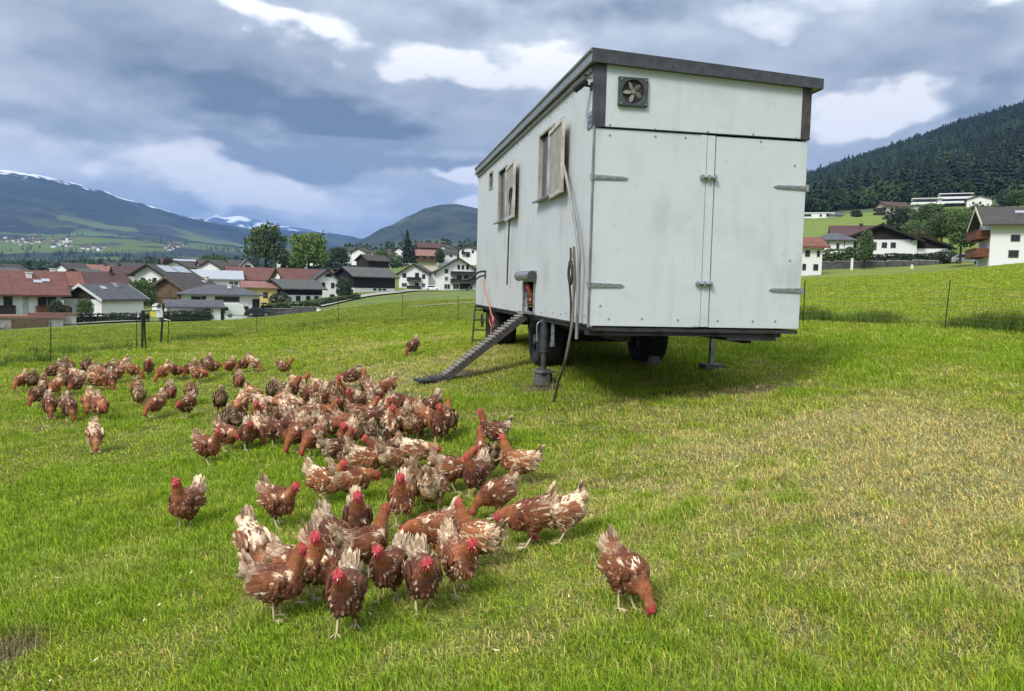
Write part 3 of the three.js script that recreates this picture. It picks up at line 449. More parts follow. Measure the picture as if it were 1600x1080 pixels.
  part('side_fascia', [box(0.012, 0.13, TL + 0.1, -0.0565, ry(-0.05) + 0.062, -TL / 2), cyl(0.022, 0.022, TL + 0.1, -0.062, ry(-0.05) + 0.12, -TL / 2, 8, Math.PI / 2), cyl(0.016, 0.016, TL + 0.1, -0.06, ry(-0.05) + 0.002, -TL / 2, 8, Math.PI / 2)], M.zinc, trailer);
  part('right_fascia', box(0.012, 0.12, TL + 0.09, TW + 0.1062, ry(TW + 0.1) + 0.05, -TL / 2 + 0.002), M.dark, trailer);
  part('soffit_trim', box(0.03, 0.05, TL - 0.1, -0.0165, F + HL - 0.04, -TL / 2 - 0.03), M.pipe, trailer);
  // fan
  const fa = onFront(966.5, 121), fb = onFront(1009.5, 168), fc = [(fa.x + fb.x) / 2, (fa.y + fb.y) / 2], fs = (fb.x - fa.x), fh = fa.y - fb.y;
  const plate = new THREE.Shape([[-fs / 2, -fh / 2], [fs / 2, -fh / 2], [fs / 2, fh / 2], [-fs / 2, fh / 2]].map((p) => new THREE.Vector2(...p))); const hole = new THREE.Path(); hole.absarc(0, 0, fs * 0.4, 0, 6.2832, true); plate.holes.push(hole);
  const fan = part('fan', new THREE.ExtrudeGeometry(plate, { depth: 0.03, bevelEnabled: true, bevelSize: 0.004, bevelThickness: 0.004, bevelSegments: 1, curveSegments: 24 }).translate(...fc, 0.006), M.dark, trailer);
  part('dark_recess', cyl(fs * 0.41, fs * 0.41, 0.008, ...fc, 0.008, 24, Math.PI / 2), M.black, fan);  // black disc stands in for the shaded recess behind the blades
  for (let i = 0; i < 5; i++) { const g = new THREE.SphereGeometry(1, 10, 6).scale(fs * 0.085, fs * 0.17, 0.004).translate(0, fs * 0.19, 0); g.rotateY(0.45).rotateZ(i * 1.2566 + 0.4).translate(...fc, 0.024); part('blade', g, M.blade, fan); }
  part('hub', cyl(fs * 0.07, fs * 0.08, 0.03, ...fc, 0.026, 14, Math.PI / 2), M.blade, fan);
  for (const [a, b] of [[-1, -1], [1, -1], [1, 1], [-1, 1]]) part('bolt', cyl(0.01, 0.01, 0.01, fc[0] + a * fs * 0.43, fc[1] + b * fh * 0.43, 0.042, 8, Math.PI / 2), M.galv, fan);
  // chassis
  part('cross_beam', [box(TW - 0.2, 0.045, 0.1, TW / 2 - 0.1, F - 0.0735, -0.09), box(0.6, 0.04, 0.09, TW - 0.55, F - 0.1165, -0.09)], M.chassis, trailer);
  part('cross_beam', box(TW - 0.25, 0.09, 0.1, TW / 2, F - 0.1, -TL + 0.3), M.chassis, trailer);
  for (const x of [0.5, TW - 0.55]) part('chassis_rail', box(0.09, 0.12, TL - 0.3, x, F - 0.115, -TL / 2), M.chassis, trailer);
  const R = 0.41, TWd = 0.4;
  const tyre = new THREE.LatheGeometry([[0.2, -0.15], [0.24, -0.2], [0.36, -0.205], [0.395, -0.17], [R, -0.1], [R, 0.1], [0.395, 0.17], [0.36, 0.205], [0.24, 0.2], [0.2, 0.15]].map((p) => new THREE.Vector2(...p)), 40).rotateZ(Math.PI / 2);
  const lugs = []; for (let i = 0; i < 36; i++) for (const s of [-1, 1]) lugs.push(box(0.15, 0.02, 0.03, s * 0.085, R + 0.003, 0, s * 0.45).rotateX((i + (s > 0 ? 0.5 : 0)) / 36 * 6.2832));
  const tyreGeo = merged([tyre, ...lugs]);
  const rimGeo = merged([cyl(0.2, 0.2, 0.26, 0, 0, 0, 24, 0, Math.PI / 2), cyl(0.07, 0.08, 0.4, 0, 0, 0, 14, 0, Math.PI / 2), ...[0, 1, 2, 3, 4, 5].map((i) => cyl(0.014, 0.014, 0.29, 0, 0.12 * Math.cos(i * 1.047), 0.12 * Math.sin(i * 1.047), 6, 0, Math.PI / 2))]);
  const axle = (s) => {
    for (const x of [0.33, TW - 0.58]) {
      const p = inWorld(new THREE.Vector3(x, 0, -s)), y = heightAt(p.x, p.z) - trailer.position.y + R - 0.03;
      const w = new THREE.Group(); w.name = 'wheel'; w.position.set(x, y, -s); trailer.add(w); part('tyre', tyreGeo, M.rubber, w); part('rim', rimGeo, M.rim, w);
    }
    const p = inWorld(new THREE.Vector3(1.1, 0, -s)), y = heightAt(p.x, p.z) - trailer.position.y + R - 0.02;
    part('axle', [box(TW - 1.3, 0.13, 0.13, 1.13, y, -s), bar([0.5, F - 0.15, -s + 0.35], [0.62, y + 0.04, -s + 0.02], 0.025), bar([1.95, F - 0.15, -s + 0.35], [1.83, y + 0.04, -s + 0.02], 0.025), box(0.06, F - 0.17 - y, 0.5, 0.58, (F - 0.17 + y) / 2, -s), box(0.06, F - 0.17 - y, 0.5, 1.86, (F - 0.17 + y) / 2, -s), bar([1.0, F - 0.1, -s + 0.2], [1.3, y + 0.1, -s + 0.05], 0.02), bar([1.2, y + 0.2, -s + 0.12], [1.62, y + 0.2, -s + 0.12], 0.012)], M.chassis, trailer);
  };
  axle(3.35); axle(7.2);
  // jacks
  const jack = (x, z, blockH, square) => {
    const p = inWorld(new THREE.Vector3(x, 0, z)), g = heightAt(p.x, p.z) - trailer.position.y, b = g + blockH;
    const j = part('jack', square ? [box(0.065, F - 0.1 - b, 0.065, x, (F - 0.1 + b) / 2, z), box(0.13, 0.1, 0.1, x - 0.07, F - 0.1, z)] : [cyl(0.055, 0.055, (F - b) * 0.62, x, F - 0.02 - (F - b) * 0.31, z, 14), cyl(0.038, 0.038, F - b, x, (F + b) / 2, z, 12), cyl(0.06, 0.06, 0.05, x, F - 0.04, z, 14), cyl(0.1, 0.1, 0.015, x, b + 0.008, z, 14)], square ? M.pipe : M.dark, trailer);
    part('crank', square ? [bar([x + 0.05, F - 0.16, z], [x + 0.14, F - 0.16, z + 0.02], 0.011), bar([x + 0.14, F - 0.16, z + 0.02], [x + 0.24, F - 0.165, z + 0.02], 0.014)] : tube([[x + 0.02, F - 0.05, z + 0.02], [x - 0.07, F - 0.05, z + 0.04], [x - 0.11, F - 0.08, z + 0.05], [x - 0.11, F - 0.32, z + 0.05]], 0.011), M.galv, j);
    return [p, g];
  };
  {
    const q = onWall(849, 499), [p, g] = jack(0.02, q.z, 0.2, false); void g;
    const t = thing('concrete_block', 'grey concrete block under the round jack leg beside the front wheel', 'concrete block', [p.x, heightAt(p.x, p.z), p.z], 0.4);
    part('block', cyl(0.12, 0.135, 0.17, 0, 0.085, 0, 6).rotateY(0.3), M.concrete, t); part('pad', rbox(0.24, 0.035, 0.24, 0.006, 0, 0.187, 0, 0.2), M.oldWood, t);
    const q2 = onWall(849, 499), [p2] = jack(TW - 0.06, q2.z + 0.05, 0.085, true);
    const t2 = thing('foot_plate', 'flat square pad under the square jack leg at the right of the trailer', 'jack pad', [p2.x, heightAt(p2.x, p2.z), p2.z], 0.2);
    part('pad', rbox(0.3, 0.075, 0.26, 0.012, 0, 0.045, 0), M.concrete, t2);
    const br = onWall(858, 515); part('bracket', [box(0.012, 0.28, 0.14, 0.05, F - 0.19, br.z), box(0.05, 0.06, 0.05, 0.05, F - 0.33, br.z)], M.galv, trailer);
    for (const s of [4.6, 7.9]) { const p3 = inWorld(new THREE.Vector3(0.3, 0, -s)), g3 = heightAt(p3.x, p3.z) - trailer.position.y; part('prop_leg', [bar([0.28, F - 0.05, -s], [0.34, g3, -s + 0.15], 0.018)], M.chassis, trailer); }
    const z3 = -TL + 1.1, p4 = inWorld(new THREE.Vector3(0.12, 0, z3)), g4 = heightAt(p4.x, p4.z) - trailer.position.y;
    const cr = part('jack', [cyl(0.06, 0.06, F - g4 - 0.1, 0.12, (F + g4) / 2, z3, 12), box(0.22, 0.05, 0.22, 0.12, g4 + 0.05, z3)], M.chassis, trailer);
    const wheel = [new THREE.TorusGeometry(0.13, 0.014, 6, 20).rotateY(Math.PI / 2).translate(-0.02, F - 0.28, z3 + 0.02)]; for (let i = 0; i < 3; i++) wheel.push(bar([-0.02, F - 0.28 + 0.13 * Math.cos(i * 1.047), z3 + 0.02 + 0.13 * Math.sin(i * 1.047)], [-0.02, F - 0.28 - 0.13 * Math.cos(i * 1.047), z3 + 0.02 - 0.13 * Math.sin(i * 1.047)], 0.01)); part('hand_wheel', wheel, M.black, cr);
  }
  // security camera and plates near the front edge of the long wall
  const sc = onWall(924, 136), t = new THREE.Group();
  t.name = numbered('security_camera'); scene.add(t); t.position.copy(inWorld(new THREE.Vector3(0, sc.y, -0.14))); t.rotation.y = YAW; tag(t, 'small black security camera on the long wall under the roof edge', 'camera');
  part('bracket', [box(0.016, 0.08, 0.06, -0.008, 0, 0), bar([-0.01, 0, 0], [-0.13, 0.015, 0.0], 0.014), bar([-0.13, 0.01, 0], [-0.14, 0.06, -0.02], 0.012)], M.black, t);
  const body = part('housing', [bar([-0.08, 0.06, 0.04], [-0.2, -0.04, -0.01], 0.05, 16), box(0.03, 0.012, 0.06, -0.09, 0.105, 0.03)], M.black, t); part('lens', bar([-0.2, -0.04, -0.01], [-0.206, -0.045, -0.0125], 0.038, 14), M.glass, body);
  part('cable', tube([[-0.06, 0.1, 0.02], [-0.04, 0.06, 0.07], [-0.01, 0.09, 0.06]], 0.006, 14, 5), M.cable, t);
  const s0 = onWall(925, 173), s1 = onWall(925, 200);
  for (let i = 0; i < 3; i++) { const h = (s0.y - s1.y) / 3; part('name_plate', rbox(0.012, h * 0.86, 0.17, 0.003, -0.007, s1.y + h * (i + 0.5), -0.16), M.zinc, trailer); }
  // hook bracket with the cord on the rear of the wall
  const hb = onWall(759, 429), hy2 = hb.y, hz = hb.z;
  part('hook_bracket', [box(0.02, 0.16, 0.08, -0.01, hy2, hz), tube([[-0.02, hy2 + 0.06, hz], [-0.12, hy2 + 0.05, hz - 0.05], [-0.32, hy2 - 0.1, hz - 0.1], [-0.46, hy2 - 0.13, hz - 0.12]], 0.022, 14), tube([[-0.02, hy2 - 0.02, hz], [-0.14, hy2 - 0.06, hz - 0.03], [-0.3, hy2 - 0.26, hz - 0.05], [-0.38, hy2 - 0.32, hz - 0.05]], 0.018, 14)], M.black, trailer);
  const W3 = (px, py, o) => inWorld(onWall(px, py, o));
  const loose = (name, label, cat, list, mat, sub = 'strand') => { const p0 = list[0][0], g = thing(name, label, cat, p0); for (const [...pts] of list) { const r = pts.pop(); part(sub, tube(pts.map((p) => p.clone().sub(p0)), r, 40), mat, g); } return g; };
  loose('extension_cord', 'red extension cord hanging from the hooked bracket at the rear of the long wall', 'cord', [[W3(755, 436, 0.12), W3(758, 452, 0.1), W3(762, 470, 0.07), W3(767, 487, 0.05), W3(770, 503, 0.06), W3(768, 512, 0.05), 0.013], [W3(766, 488, 0.08), W3(772, 500, 0.08), W3(769, 511, 0.07), W3(765, 500, 0.06), W3(767, 488, 0.06), 0.011], [W3(768, 510, 0.06), W3(764, 535, 0.1), W3(761, 548, 0.12), 0.009]], M.cord);
  loose('bent_pipe', 'long grey bent pipe hanging from the large shutter down the wall', 'pipe', [[W3(877.5, 249, 0.05), W3(884, 272, 0.1), W3(893, 318, 0.12), W3(901.5, 366, 0.1), W3(905, 400, 0.09), W3(904, 440, 0.08), W3(902.5, 490, 0.08), W3(901, 530, 0.08), 0.02]], M.pipe, 'pipe');
  const foot = ground(864, 629);
  loose('long_stick', 'long thin bent stick leaning on the wall with its foot in the grass', 'stick', [[W3(896.5, 386, 0.07), W3(897.5, 420, 0.1), W3(896, 470, 0.13), W3(893, 510, 0.2), W3(888, 545, 0.3).lerp(foot, 0.15), foot.clone().lerp(W3(893, 520, 0.2), 0.32), foot.clone().add(new THREE.Vector3(0, -0.03, 0)), 0.015]], M.branch, 'stick');
  loose('black_cable', 'black cable hung in loops on the wall beside the leaning stick', 'cable', [[W3(891.5, 388, 0.03), W3(891.5, 405, 0.06), W3(888.6, 418, 0.07), W3(888.4, 436, 0.07), W3(891, 445, 0.06), W3(894, 436, 0.06), W3(893.6, 415, 0.06), W3(890.5, 408, 0.07), W3(889, 425, 0.08), W3(890, 443, 0.07), W3(892, 470, 0.05), W3(892, 505, 0.05), 0.013], [W3(893.5, 408, 0.05), W3(890, 415, 0.08), W3(889.6, 432, 0.085), W3(892, 442, 0.08), W3(894, 428, 0.07), W3(892.5, 412, 0.07), 0.014]], M.cable);
  loose('thin_rod', 'thin dark rod with a hooked top hanging beside the second shutter', 'rod', [[W3(795.5, 318, 0.06), W3(797, 298, 0.1), W3(799.5, 293, 0.1), W3(799, 310, 0.08), W3(796, 345, 0.07), W3(793.8, 400, 0.06), W3(792.3, 445, 0.06), 0.013]], M.black, 'rod');
  // steps at the rear end
  {
    const a = ground(742, 533), st = thing('step_ladder', 'small black metal steps at the rear end of the trailer', 'ladder', [0, 0, 0]);
    const top = inWorld(new THREE.Vector3(-0.02, F - 0.02, -TL + 0.05)), u = new THREE.Vector3(0.5, 0, -0.09), lo = new THREE.Vector3(a.x, a.y, top.z + 0.35);
    lo.y = heightAt(lo.x, lo.z); st.position.copy(lo); const T = top.sub(lo), z = new THREE.Vector3();
    part('rail', bar(z, T, 0.018), M.black, st); part('rail', bar(u, T.clone().add(u), 0.018), M.black, st);
    for (const k of [0.12, 0.38, 0.64, 0.9]) { const p = T.clone().multiplyScalar(k), q = p.clone().add(u); part('rung', bar(p, q, 0.014), M.black, st); }
  }
  // chicken ramp
  {
    const topW = inWorld(new THREE.Vector3(-0.06, F + 0.015, pop[0] + (pop[1] - pop[0]) * 0.3)), low = ground(692, 597); low.y += 0.09;
    const rp = thing('chicken_ramp', 'weathered wooden chicken ramp with cross cleats leading up to the pop hole', 'ramp', low); const d = topW.clone().sub(low), L = d.length();
    rp.quaternion.setFromRotationMatrix(new THREE.Matrix4().lookAt(new THREE.Vector3(), d.clone().negate(), new THREE.Vector3(0, 1, 0)));
    const w = 0.23; part('board', box(w, 0.04, L, 0, 0, L / 2), M.greyWood, rp);
    for (const s of [-1, 1]) part('side_rail', box(0.025, 0.075, L, s * (w / 2 + 0.0135), -0.04, L / 2), M.brown, rp);
    const nC = 24; for (let i = 0; i < nC; i++) part('cleat', cleatGeo ??= rbox(w + 0.07, 0.022, 0.03, 0.005), i % 3 ? M.greyWood : M.oldWood, rp).position.set(0, 0.0275, (i + 0.5) / nC * L);
    const sl2 = thing('stone_slab', 'dark flat stone slab in the grass under the lower end of the ramp', 'slab', ground(686, 595), 0.25);
    part('slab', [rbox(0.42, 0.07, 0.3, 0.025, 0.06, 0.03, 0), rbox(0.3, 0.045, 0.24, 0.02, -0.2, 0.012, 0.02, 0.3)], M.stone, sl2);
    const ch = thing('wheel_chock', 'small wooden wedge against the right front wheel', 'wheel chock', ground(1019, 570), 0.2); part('wedge', prism([[-0.09, 0], [0.09, 0], [0.07, 0.13], [-0.05, 0.14]], 0.12), M.greyWood, ch);
  }
}

// ---------------------------------------------------------------- the village
const VM = {
  white: std([0.78, 0.78, 0.76], 0.85), cream: std([0.66, 0.6, 0.48], 0.85), yellow: std([0.68, 0.54, 0.2], 0.85), grey: std([0.42, 0.43, 0.44], 0.85),
  red: std([0.2, 0.08, 0.06], 0.85, { map: rep(TX.roof, 0.22) }), brick: std([0.27, 0.1, 0.07], 0.85, { map: rep(TX.roof, 0.22) }), rose: std([0.34, 0.17, 0.13], 0.85, { map: rep(TX.roof, 0.22) }), maroon: std([0.11, 0.055, 0.05], 0.85, { map: rep(TX.roof, 0.22) }),
  slate: std([0.11, 0.115, 0.13], 0.75, { map: rep(TX.roof, 0.22) }), brown: std([0.085, 0.072, 0.062], 0.85, { map: rep(TX.roof, 0.22) }), moss: std([0.13, 0.135, 0.12], 0.85, { map: rep(TX.roof, 0.22) }), silver: std([0.42, 0.44, 0.47], 0.35, { metalness: 0.4 }), tan: std([0.26, 0.17, 0.1], 0.85, { map: rep(TX.wood, 0.4) }),
  wood: std([0.05, 0.032, 0.022], 0.9, { map: rep(TX.wood, 0.5) }), black: std([0.018, 0.017, 0.018], 0.9, { map: rep(TX.wood, 0.5) }), balcony: std([0.19, 0.085, 0.035], 0.85, { map: rep(TX.wood, 0.6) }), darkBalcony: std([0.045, 0.035, 0.03], 0.85, { map: rep(TX.wood, 0.6) }), orange: std([0.3, 0.1, 0.045], 0.85, { map: rep(TX.wood, 0.6) }),
  glass: std([0.025, 0.03, 0.036], 0.18), frame: std([0.6, 0.6, 0.58], 0.7), darkFrame: std([0.06, 0.045, 0.035], 0.8), asphalt: std([0.17, 0.165, 0.155], 0.95, { map: rep(TX.mottle, 0.3) }), path: std([0.36, 0.33, 0.28], 0.95), plaster: std([0.5, 0.47, 0.44], 0.9, { map: rep(TX.mottle, 0.3) }),
};
const ringGeo = merged([box(1, 0.09, 1, 0, 0.455, 0), box(1, 0.09, 1, 0, -0.455, 0), box(0.1, 0.82, 1, -0.45, 0, 0), box(0.1, 0.82, 1, 0.45, 0, 0), box(0.05, 0.82, 0.8, 0, 0, 0)]), paneGeo = box(0.92, 0.92, 1);
function house(o) {
  const { label, p: [px, py, D], w, l, h, rise = 2, over = 0.8, wall = 'white', roof = 'brown', ref = [0, 0.5], rel = 0, foot = 3.5, group, category = 'house' } = o;
  const base = at(px, py, D), ang = -Math.atan2(base.x, -base.z) + rel * Math.PI / 180;
  const t = thing(o.name ?? 'house', label, category, base, ang, group);
  const off = new THREE.Vector3(ref[0] * w, 0, ref[1] * l).applyAxisAngle(new THREE.Vector3(0, 1, 0), ang); t.position.sub(off);
  const hip = o.hip, flat = o.flat, W = w / 2, L = l / 2;
  const walls = part('wall', flat || hip ? box(w, h + foot, l, 0, (h - foot) / 2, 0) : prism([[-W, -foot], [W, -foot], [W, h], [0, h + rise], [-W, h]], l, -L), VM[wall], t);
  if (o.clad) { // boarded upper part, from a height up
    const y = o.clad[0], m = VM[o.clad[1]], e = 0.07; // gables, and the long sides when the boarding starts below the eaves
    const g = []; const half = y < h ? W : W * (h + rise - y) / rise;
    const pts = y < h ? [[-W - e, y], [W + e, y], [W + e, h - 0.02], [0, h + rise - 0.03], [-W - e, h - 0.02]] : [[-half, y], [half, y], [0, h + rise - 0.03]];
    g.push(prism(pts, e, L + 0.002), prism(pts, e, -L - 0.002 - e)); if (y < h) g.push(box(e, h - y - 0.04, l, W + e / 2 + 0.002, (h + y) / 2 - 0.02, 0), box(e, h - y - 0.04, l, -W - e / 2 - 0.002, (h + y) / 2 - 0.02, 0));
    part('boarding', g, m, walls);
  }
  let rf;
  if (flat) { rf = part('roof', [box(w + over, 0.35, l + over, 0, h + 0.18, 0)], VM[roof], t); for (const y of o.bands ?? []) part('balcony', [box(w + over * 1.6, 0.3, l + over * 1.6, 0.2, y, 0), box(0.06, 0.8, l + over * 1.5, W + over * 0.9, y + 0.55, 0)], VM.white, t); }
  else if (hip) {
    const a = W + over, b = L + over, r = Math.max(b - a, 0.6), y0 = h - 0.05, y1 = h + rise, V = [[-a, y0, b], [a, y0, b], [a, y0, -b], [-a, y0, -b], [0, y1, r], [0, y1, -r]];
    const g = new THREE.BufferGeometry(), f = [[0, 1, 4], [1, 2, 5], [1, 5, 4], [2, 3, 5], [3, 0, 4], [3, 4, 5], [0, 2, 1], [0, 3, 2]]; g.setAttribute('position', new THREE.Float32BufferAttribute(f.flat().flatMap((i) => V[i]), 3)); g.computeVertexNormals();
    rf = part('roof', [metreUV(g), box(2 * a, 0.16, 2 * b, 0, y0 - 0.085, 0)], VM[roof], t);
  } else {
    const s = Math.hypot(W, rise), k = (s + over) / s, th = 0.22, X = W * k, dy = rise - rise * k, y1 = h + rise + 0.03;
    rf = part('roof', prism([[-X, h + dy + 0.03], [0, y1], [X, h + dy + 0.03], [X, h + dy + th + 0.06], [0, y1 + th + 0.06], [-X, h + dy + th + 0.06]], l + 2 * over, -L - over), VM[roof], t);
    const bm = VM[o.barge ?? 'wood'], bb = (z) => prism([[-X - 0.02, h + dy - 0.1], [0, y1 - 0.13], [X + 0.02, h + dy - 0.1], [X + 0.02, h + dy + th + 0.09], [0, y1 + th + 0.09], [-X - 0.02, h + dy + th + 0.09]], 0.07, z);
    part('barge_board', bb(L + over + 0.004), bm, rf); part('barge_board', bb(-L - over - 0.074), bm, rf);
  }
  const face = { front: [0, (u) => [u, L]], back: [Math.PI, (u) => [-u, -L]], right: [Math.PI / 2, (u) => [W, -u]], left: [-Math.PI / 2, (u) => [-W, u]] };
  for (const f of Object.keys(face)) for (const [u, v, ww, hh, kind] of o.win?.[f] ?? []) {
    const [r, q] = face[f], [x, z] = q(u), g = new THREE.Mesh(ringGeo, kind === 'd' ? VM.darkFrame : VM.frame); g.name = 'window'; shadow(g); g.position.set(x, v, z); g.rotation.y = r; g.scale.set(ww, hh, 0.2); t.add(g);
    part('pane', paneGeo, VM.glass, g).scale.set(1, 1, 0.5);
  }
  for (const [f, u, v, ww, hh, m] of o.doors ?? []) { const [r, q] = face[f], [x, z] = q(u); const d = part('door', box(ww, hh, 0.14, 0, 0, 0), VM[m], t); d.position.set(x, v, z); d.rotation.y = r; }
  for (const [f, u, v, ww, m, dep = 1.3] of o.balc ?? []) { const [r, q] = face[f], [x, z] = q(u), d = part('balcony', [box(ww, 0.16, dep, 0, -0.08, dep / 2), box(ww, 0.95, 0.08, 0, 0.5, dep - 0.03), box(0.08, 0.95, dep, -ww / 2 + 0.03, 0.502, dep / 2), box(0.08, 0.95, dep, ww / 2 - 0.03, 0.502, dep / 2), box(ww + 0.1, 0.08, 0.16, 0, 1.0, dep)], VM[m], t); d.position.set(x, v, z); d.rotation.y = r; }
  for (const [x, z, hh = 1.1, m = 'white'] of o.chim ?? []) { const y = flat ? h : h + rise * (1 - Math.abs(x) / W); part('chimney', [box(0.9, hh + 0.7, 0.7, x, y + hh / 2 - 0.2, z), box(1.1, 0.12, 0.9, x, y + hh + 0.2, z)], VM[m], rf); }
  for (const [x, z] of o.sky ?? []) { const k = rise / W, q = part('skylight', box(0.8, 0.12, 1.1), VM.silver, rf); q.position.set(x, h + rise * (1 - Math.abs(x) / W) + 0.34, z); q.rotation.z = -Math.sign(x) * Math.atan(k); }
  if (o.panels) { const k = Math.atan(rise / W); for (const [x, z, a, b] of o.panels) { const q = part('solar_panel', box(a, 0.08, b), VM.silver, rf); q.position.set(x, h + rise * (1 - Math.abs(x) / W) + 0.36, z); q.rotation.z = -Math.sign(x) * k; } }
  return t;
}
const row = (us, v, w, h, k) => us.map((u) => [u, v, w, h, k]);
// left, from the near edge of the village to the far one
house({ label: 'white apartment house with big red tiled roof and brown balconies at the left edge', p: [-6, 517, 112], rel: -86, ref: [0.5, 0.06], w: 11, l: 14.6, h: 5.4, rise: 2.9, over: 1.1, roof: 'red', win: { right: [...row([0.6, 4.8, 6], 4.2, 1.1, 1.3, 'd'), [1.2, 1.7, 1.0, 1.2, 'd'], [5.5, 1.4, 2, 1, 'd']] }, balc: [['right', -0.6, 2.6, 4, 'darkBalcony'], ['right', 6, 2.6, 4, 'balcony', 1.7]], doors: [['right', 2.75, 2.4, 0.7, 5.5, 'grey']], chim: [[1.6, -3.6, 0.7]], sky: [[2.2, 3.0], [3.4, 2.2], [2.8, 1.2], [3, -4.6], [2.6, -5.6]] });
house({ label: 'white house with red roof partly behind the red roofed apartment house', p: [94, 472, 140], rel: -80, ref: [0.5, 0], w: 8, l: 6.5, h: 3, rise: 2.1, roof: 'brick', win: { right: row([0.8], 1.7, 1.6, 1.1) }, chim: [[0.5, 0.5, 0.8]], sky: [[1.8, -0.4]] });
house({ name: 'garage', category: 'garage', label: 'low flat garage with a white door and brown boarded doors at the left edge', p: [34, 513, 104], rel: -88, ref: [0.5, 0], w: 5, l: 9.5, h: 1.25, flat: true, roof: 'rose', over: 0.2, wall: 'plaster', doors: [['right', -3.6, 0.3, 1.9, 1.9, 'white'], ['right', 0.9, 0.25, 4.2, 1.7, 'tan']] });
house({ name: 'garage', category: 'garden wall', label: 'pale garden wall with a flat coping behind the brown boarded garage doors', p: [82, 497, 107], rel: -88, ref: [0.5, 0], w: 0.5, l: 5.6, h: 0.35, flat: true, roof: 'rose', over: 0.1, wall: 'plaster' });
house({ label: 'low white house with dark boarded gable and slate grey roof behind the hedge', p: [129, 499, 120], rel: -40, w: 6.6, l: 9.6, h: 3.15, rise: 1.9, over: 0.7, roof: 'slate', barge: 'frame', clad: [3.1, 'wood'], win: { front: [[-2.2, 1.2, 1, 1.4]], right: [] }, sky: [[1.0, 1.5]], chim: [[0.4, -2, 0.5, 'grey']] });
house({ label: 'dark gabled chalet with mossy grey roof behind the red roofs', p: [117, 449, 165], rel: -30, w: 6.5, l: 8, h: 2.1, rise: 1.5, roof: 'moss', wall: 'cream', clad: [1.6, 'wood'] });
house({ label: 'house with broad maroon roof behind the slate roofed low house', p: [168, 453, 158], rel: -66, ref: [0.5, 0], w: 9, l: 9, h: 1.0, rise: 2.2, roof: 'maroon', wall: 'plaster', clad: [0.9, 'wood'], chim: [[1, -2.4, 0.5, 'red']] });
house({ label: 'white house with dark wide eaves and solar panels on a brown roof', p: [233, 449, 185], rel: -34, w: 7.4, l: 13, h: 3, rise: 2.1, over: 1.2, roof: 'brown', win: { front: row([-1.6, 1.4], 1.6, 1, 1.2, 'd') }, panels: [[1.8, 2, 3, 5], [1.8, -3.6, 3, 5]] });
house({ label: 'house with tan boarded gable and long brown roof in front of the solar panels', p: [262, 484, 150], rel: -32, w: 6.4, l: 13, h: 4, rise: 2, over: 0.9, roof: 'brown', clad: [1.3, 'tan'], barge: 'tan', win: { front: [[0.3, 2.7, 0.8, 1, 'd'], [-1.8, 0.6, 0.8, 0.9], [1.9, 0.6, 0.8, 0.9]] }, balc: [['front', 0, 1.3, 3.6, 'balcony', 0.9]], chim: [[0.6, -6, 0.6, 'cream']], sky: [[1.4, -4]] });
house({ name: 'carport', category: 'carport', label: 'low carport with a dark pitched roof behind the long hedge', p: [303, 497, 130], rel: -88, ref: [0.5, 0], w: 5, l: 8.2, h: 1.75, rise: 0.9, over: 0.5, roof: 'slate', wall: 'white', barge: 'tan' });
house({ label: 'long white modern house with grey hipped roof and a dark window band', p: [346, 494, 145], rel: -87, ref: [0.5, 0], w: 9, l: 13.4, h: 4, rise: 1.7, over: 1, roof: 'slate', hip: true, win: { right: [[-4.3, 3, 1.6, 1, 'd'], [-3, 2.8, 0.7, 1.6, 'd'], [1, 3.1, 4.2, 0.9, 'd']] }, doors: [['right', 3.4, 1, 2.6, 1.7, 'darkBalcony'], ['right', 6, 1.6, 1.3, 3.2, 'darkBalcony']], chim: [[1.5, -1.5, 0.4]] });  // dark door boxes at the right end stand in for a shaded recess
house({ label: 'yellow house with low red roof between the grey hipped roof and the barn', p: [407, 478, 175], rel: -88, ref: [0.5, 0], w: 6, l: 7, h: 4, rise: 1.1, over: 0.7, roof: 'rose', wall: 'yellow', win: { right: [[1, 2.4, 1, 1.2, 'd']] } });
house({ label: 'house with long silver metal roof left of the red roof', p: [338, 450, 205], rel: -88, ref: [0.5, 0], w: 9, l: 12, h: 2.4, rise: 1.9, roof: 'silver', win: { right: row([3.6, 4.8], 1.3, 1, 1) } });
house({ label: 'house with broad red roof beside the silver roof', p: [396, 452, 212], rel: -80, ref: [0.5, 0], w: 11, l: 11.5, h: 2.6, rise: 3, roof: 'red' });
house({ label: 'steep white gabled house with dark roof below the large round tree', p: [387, 430, 235], rel: 6, w: 4.6, l: 8, h: 2.0, rise: 2.6, over: 0.5, roof: 'slate', win: { front: [[0, 2.4, 1.6, 1.1, 'd']] } });
house({ label: 'long white farmhouse with red roof and white left gable behind the black barn', p: [446, 471, 198], rel: -66, ref: [0.5, 0.5], w: 8, l: 14, h: 5.2, rise: 2.8, roof: 'red', win: { front: [[1.2, 6.2, 0.8, 1.2, 'd'], [1, 3, 0.8, 1.2, 'd']], right: row([-3, 0, 3], 3, 0.9, 1.2, 'd') }, chim: [[1.2, -5, 0.6]] });
house({ label: 'white gabled farmhouse end with dark eaves between the two black barns', p: [511, 473, 193], rel: 10, w: 6.4, l: 9, h: 5.2, rise: 2.6, roof: 'brown', win: { front: [...row([-0.9, 1.3], 4.2, 0.8, 1.3, 'd'), [1.2, 1.4, 1.1, 1.3, 'd'], [0.3, 6.6, 1.5, 0.7, 'd']] } });
house({ name: 'barn', category: 'barn', label: 'low black boarded barn on a white base with three small windows and grey roof', p: [427, 472, 178], rel: -54, w: 7.4, l: 10.6, h: 3.2, rise: 1.7, over: 0.9, roof: 'moss', clad: [1.7, 'black'], win: { right: row([-1.4, 1.4, 3.7], 0.9, 1.2, 1.2, 'd'), front: [[0.4, 0.9, 1.6, 1.1, 'd']] } });
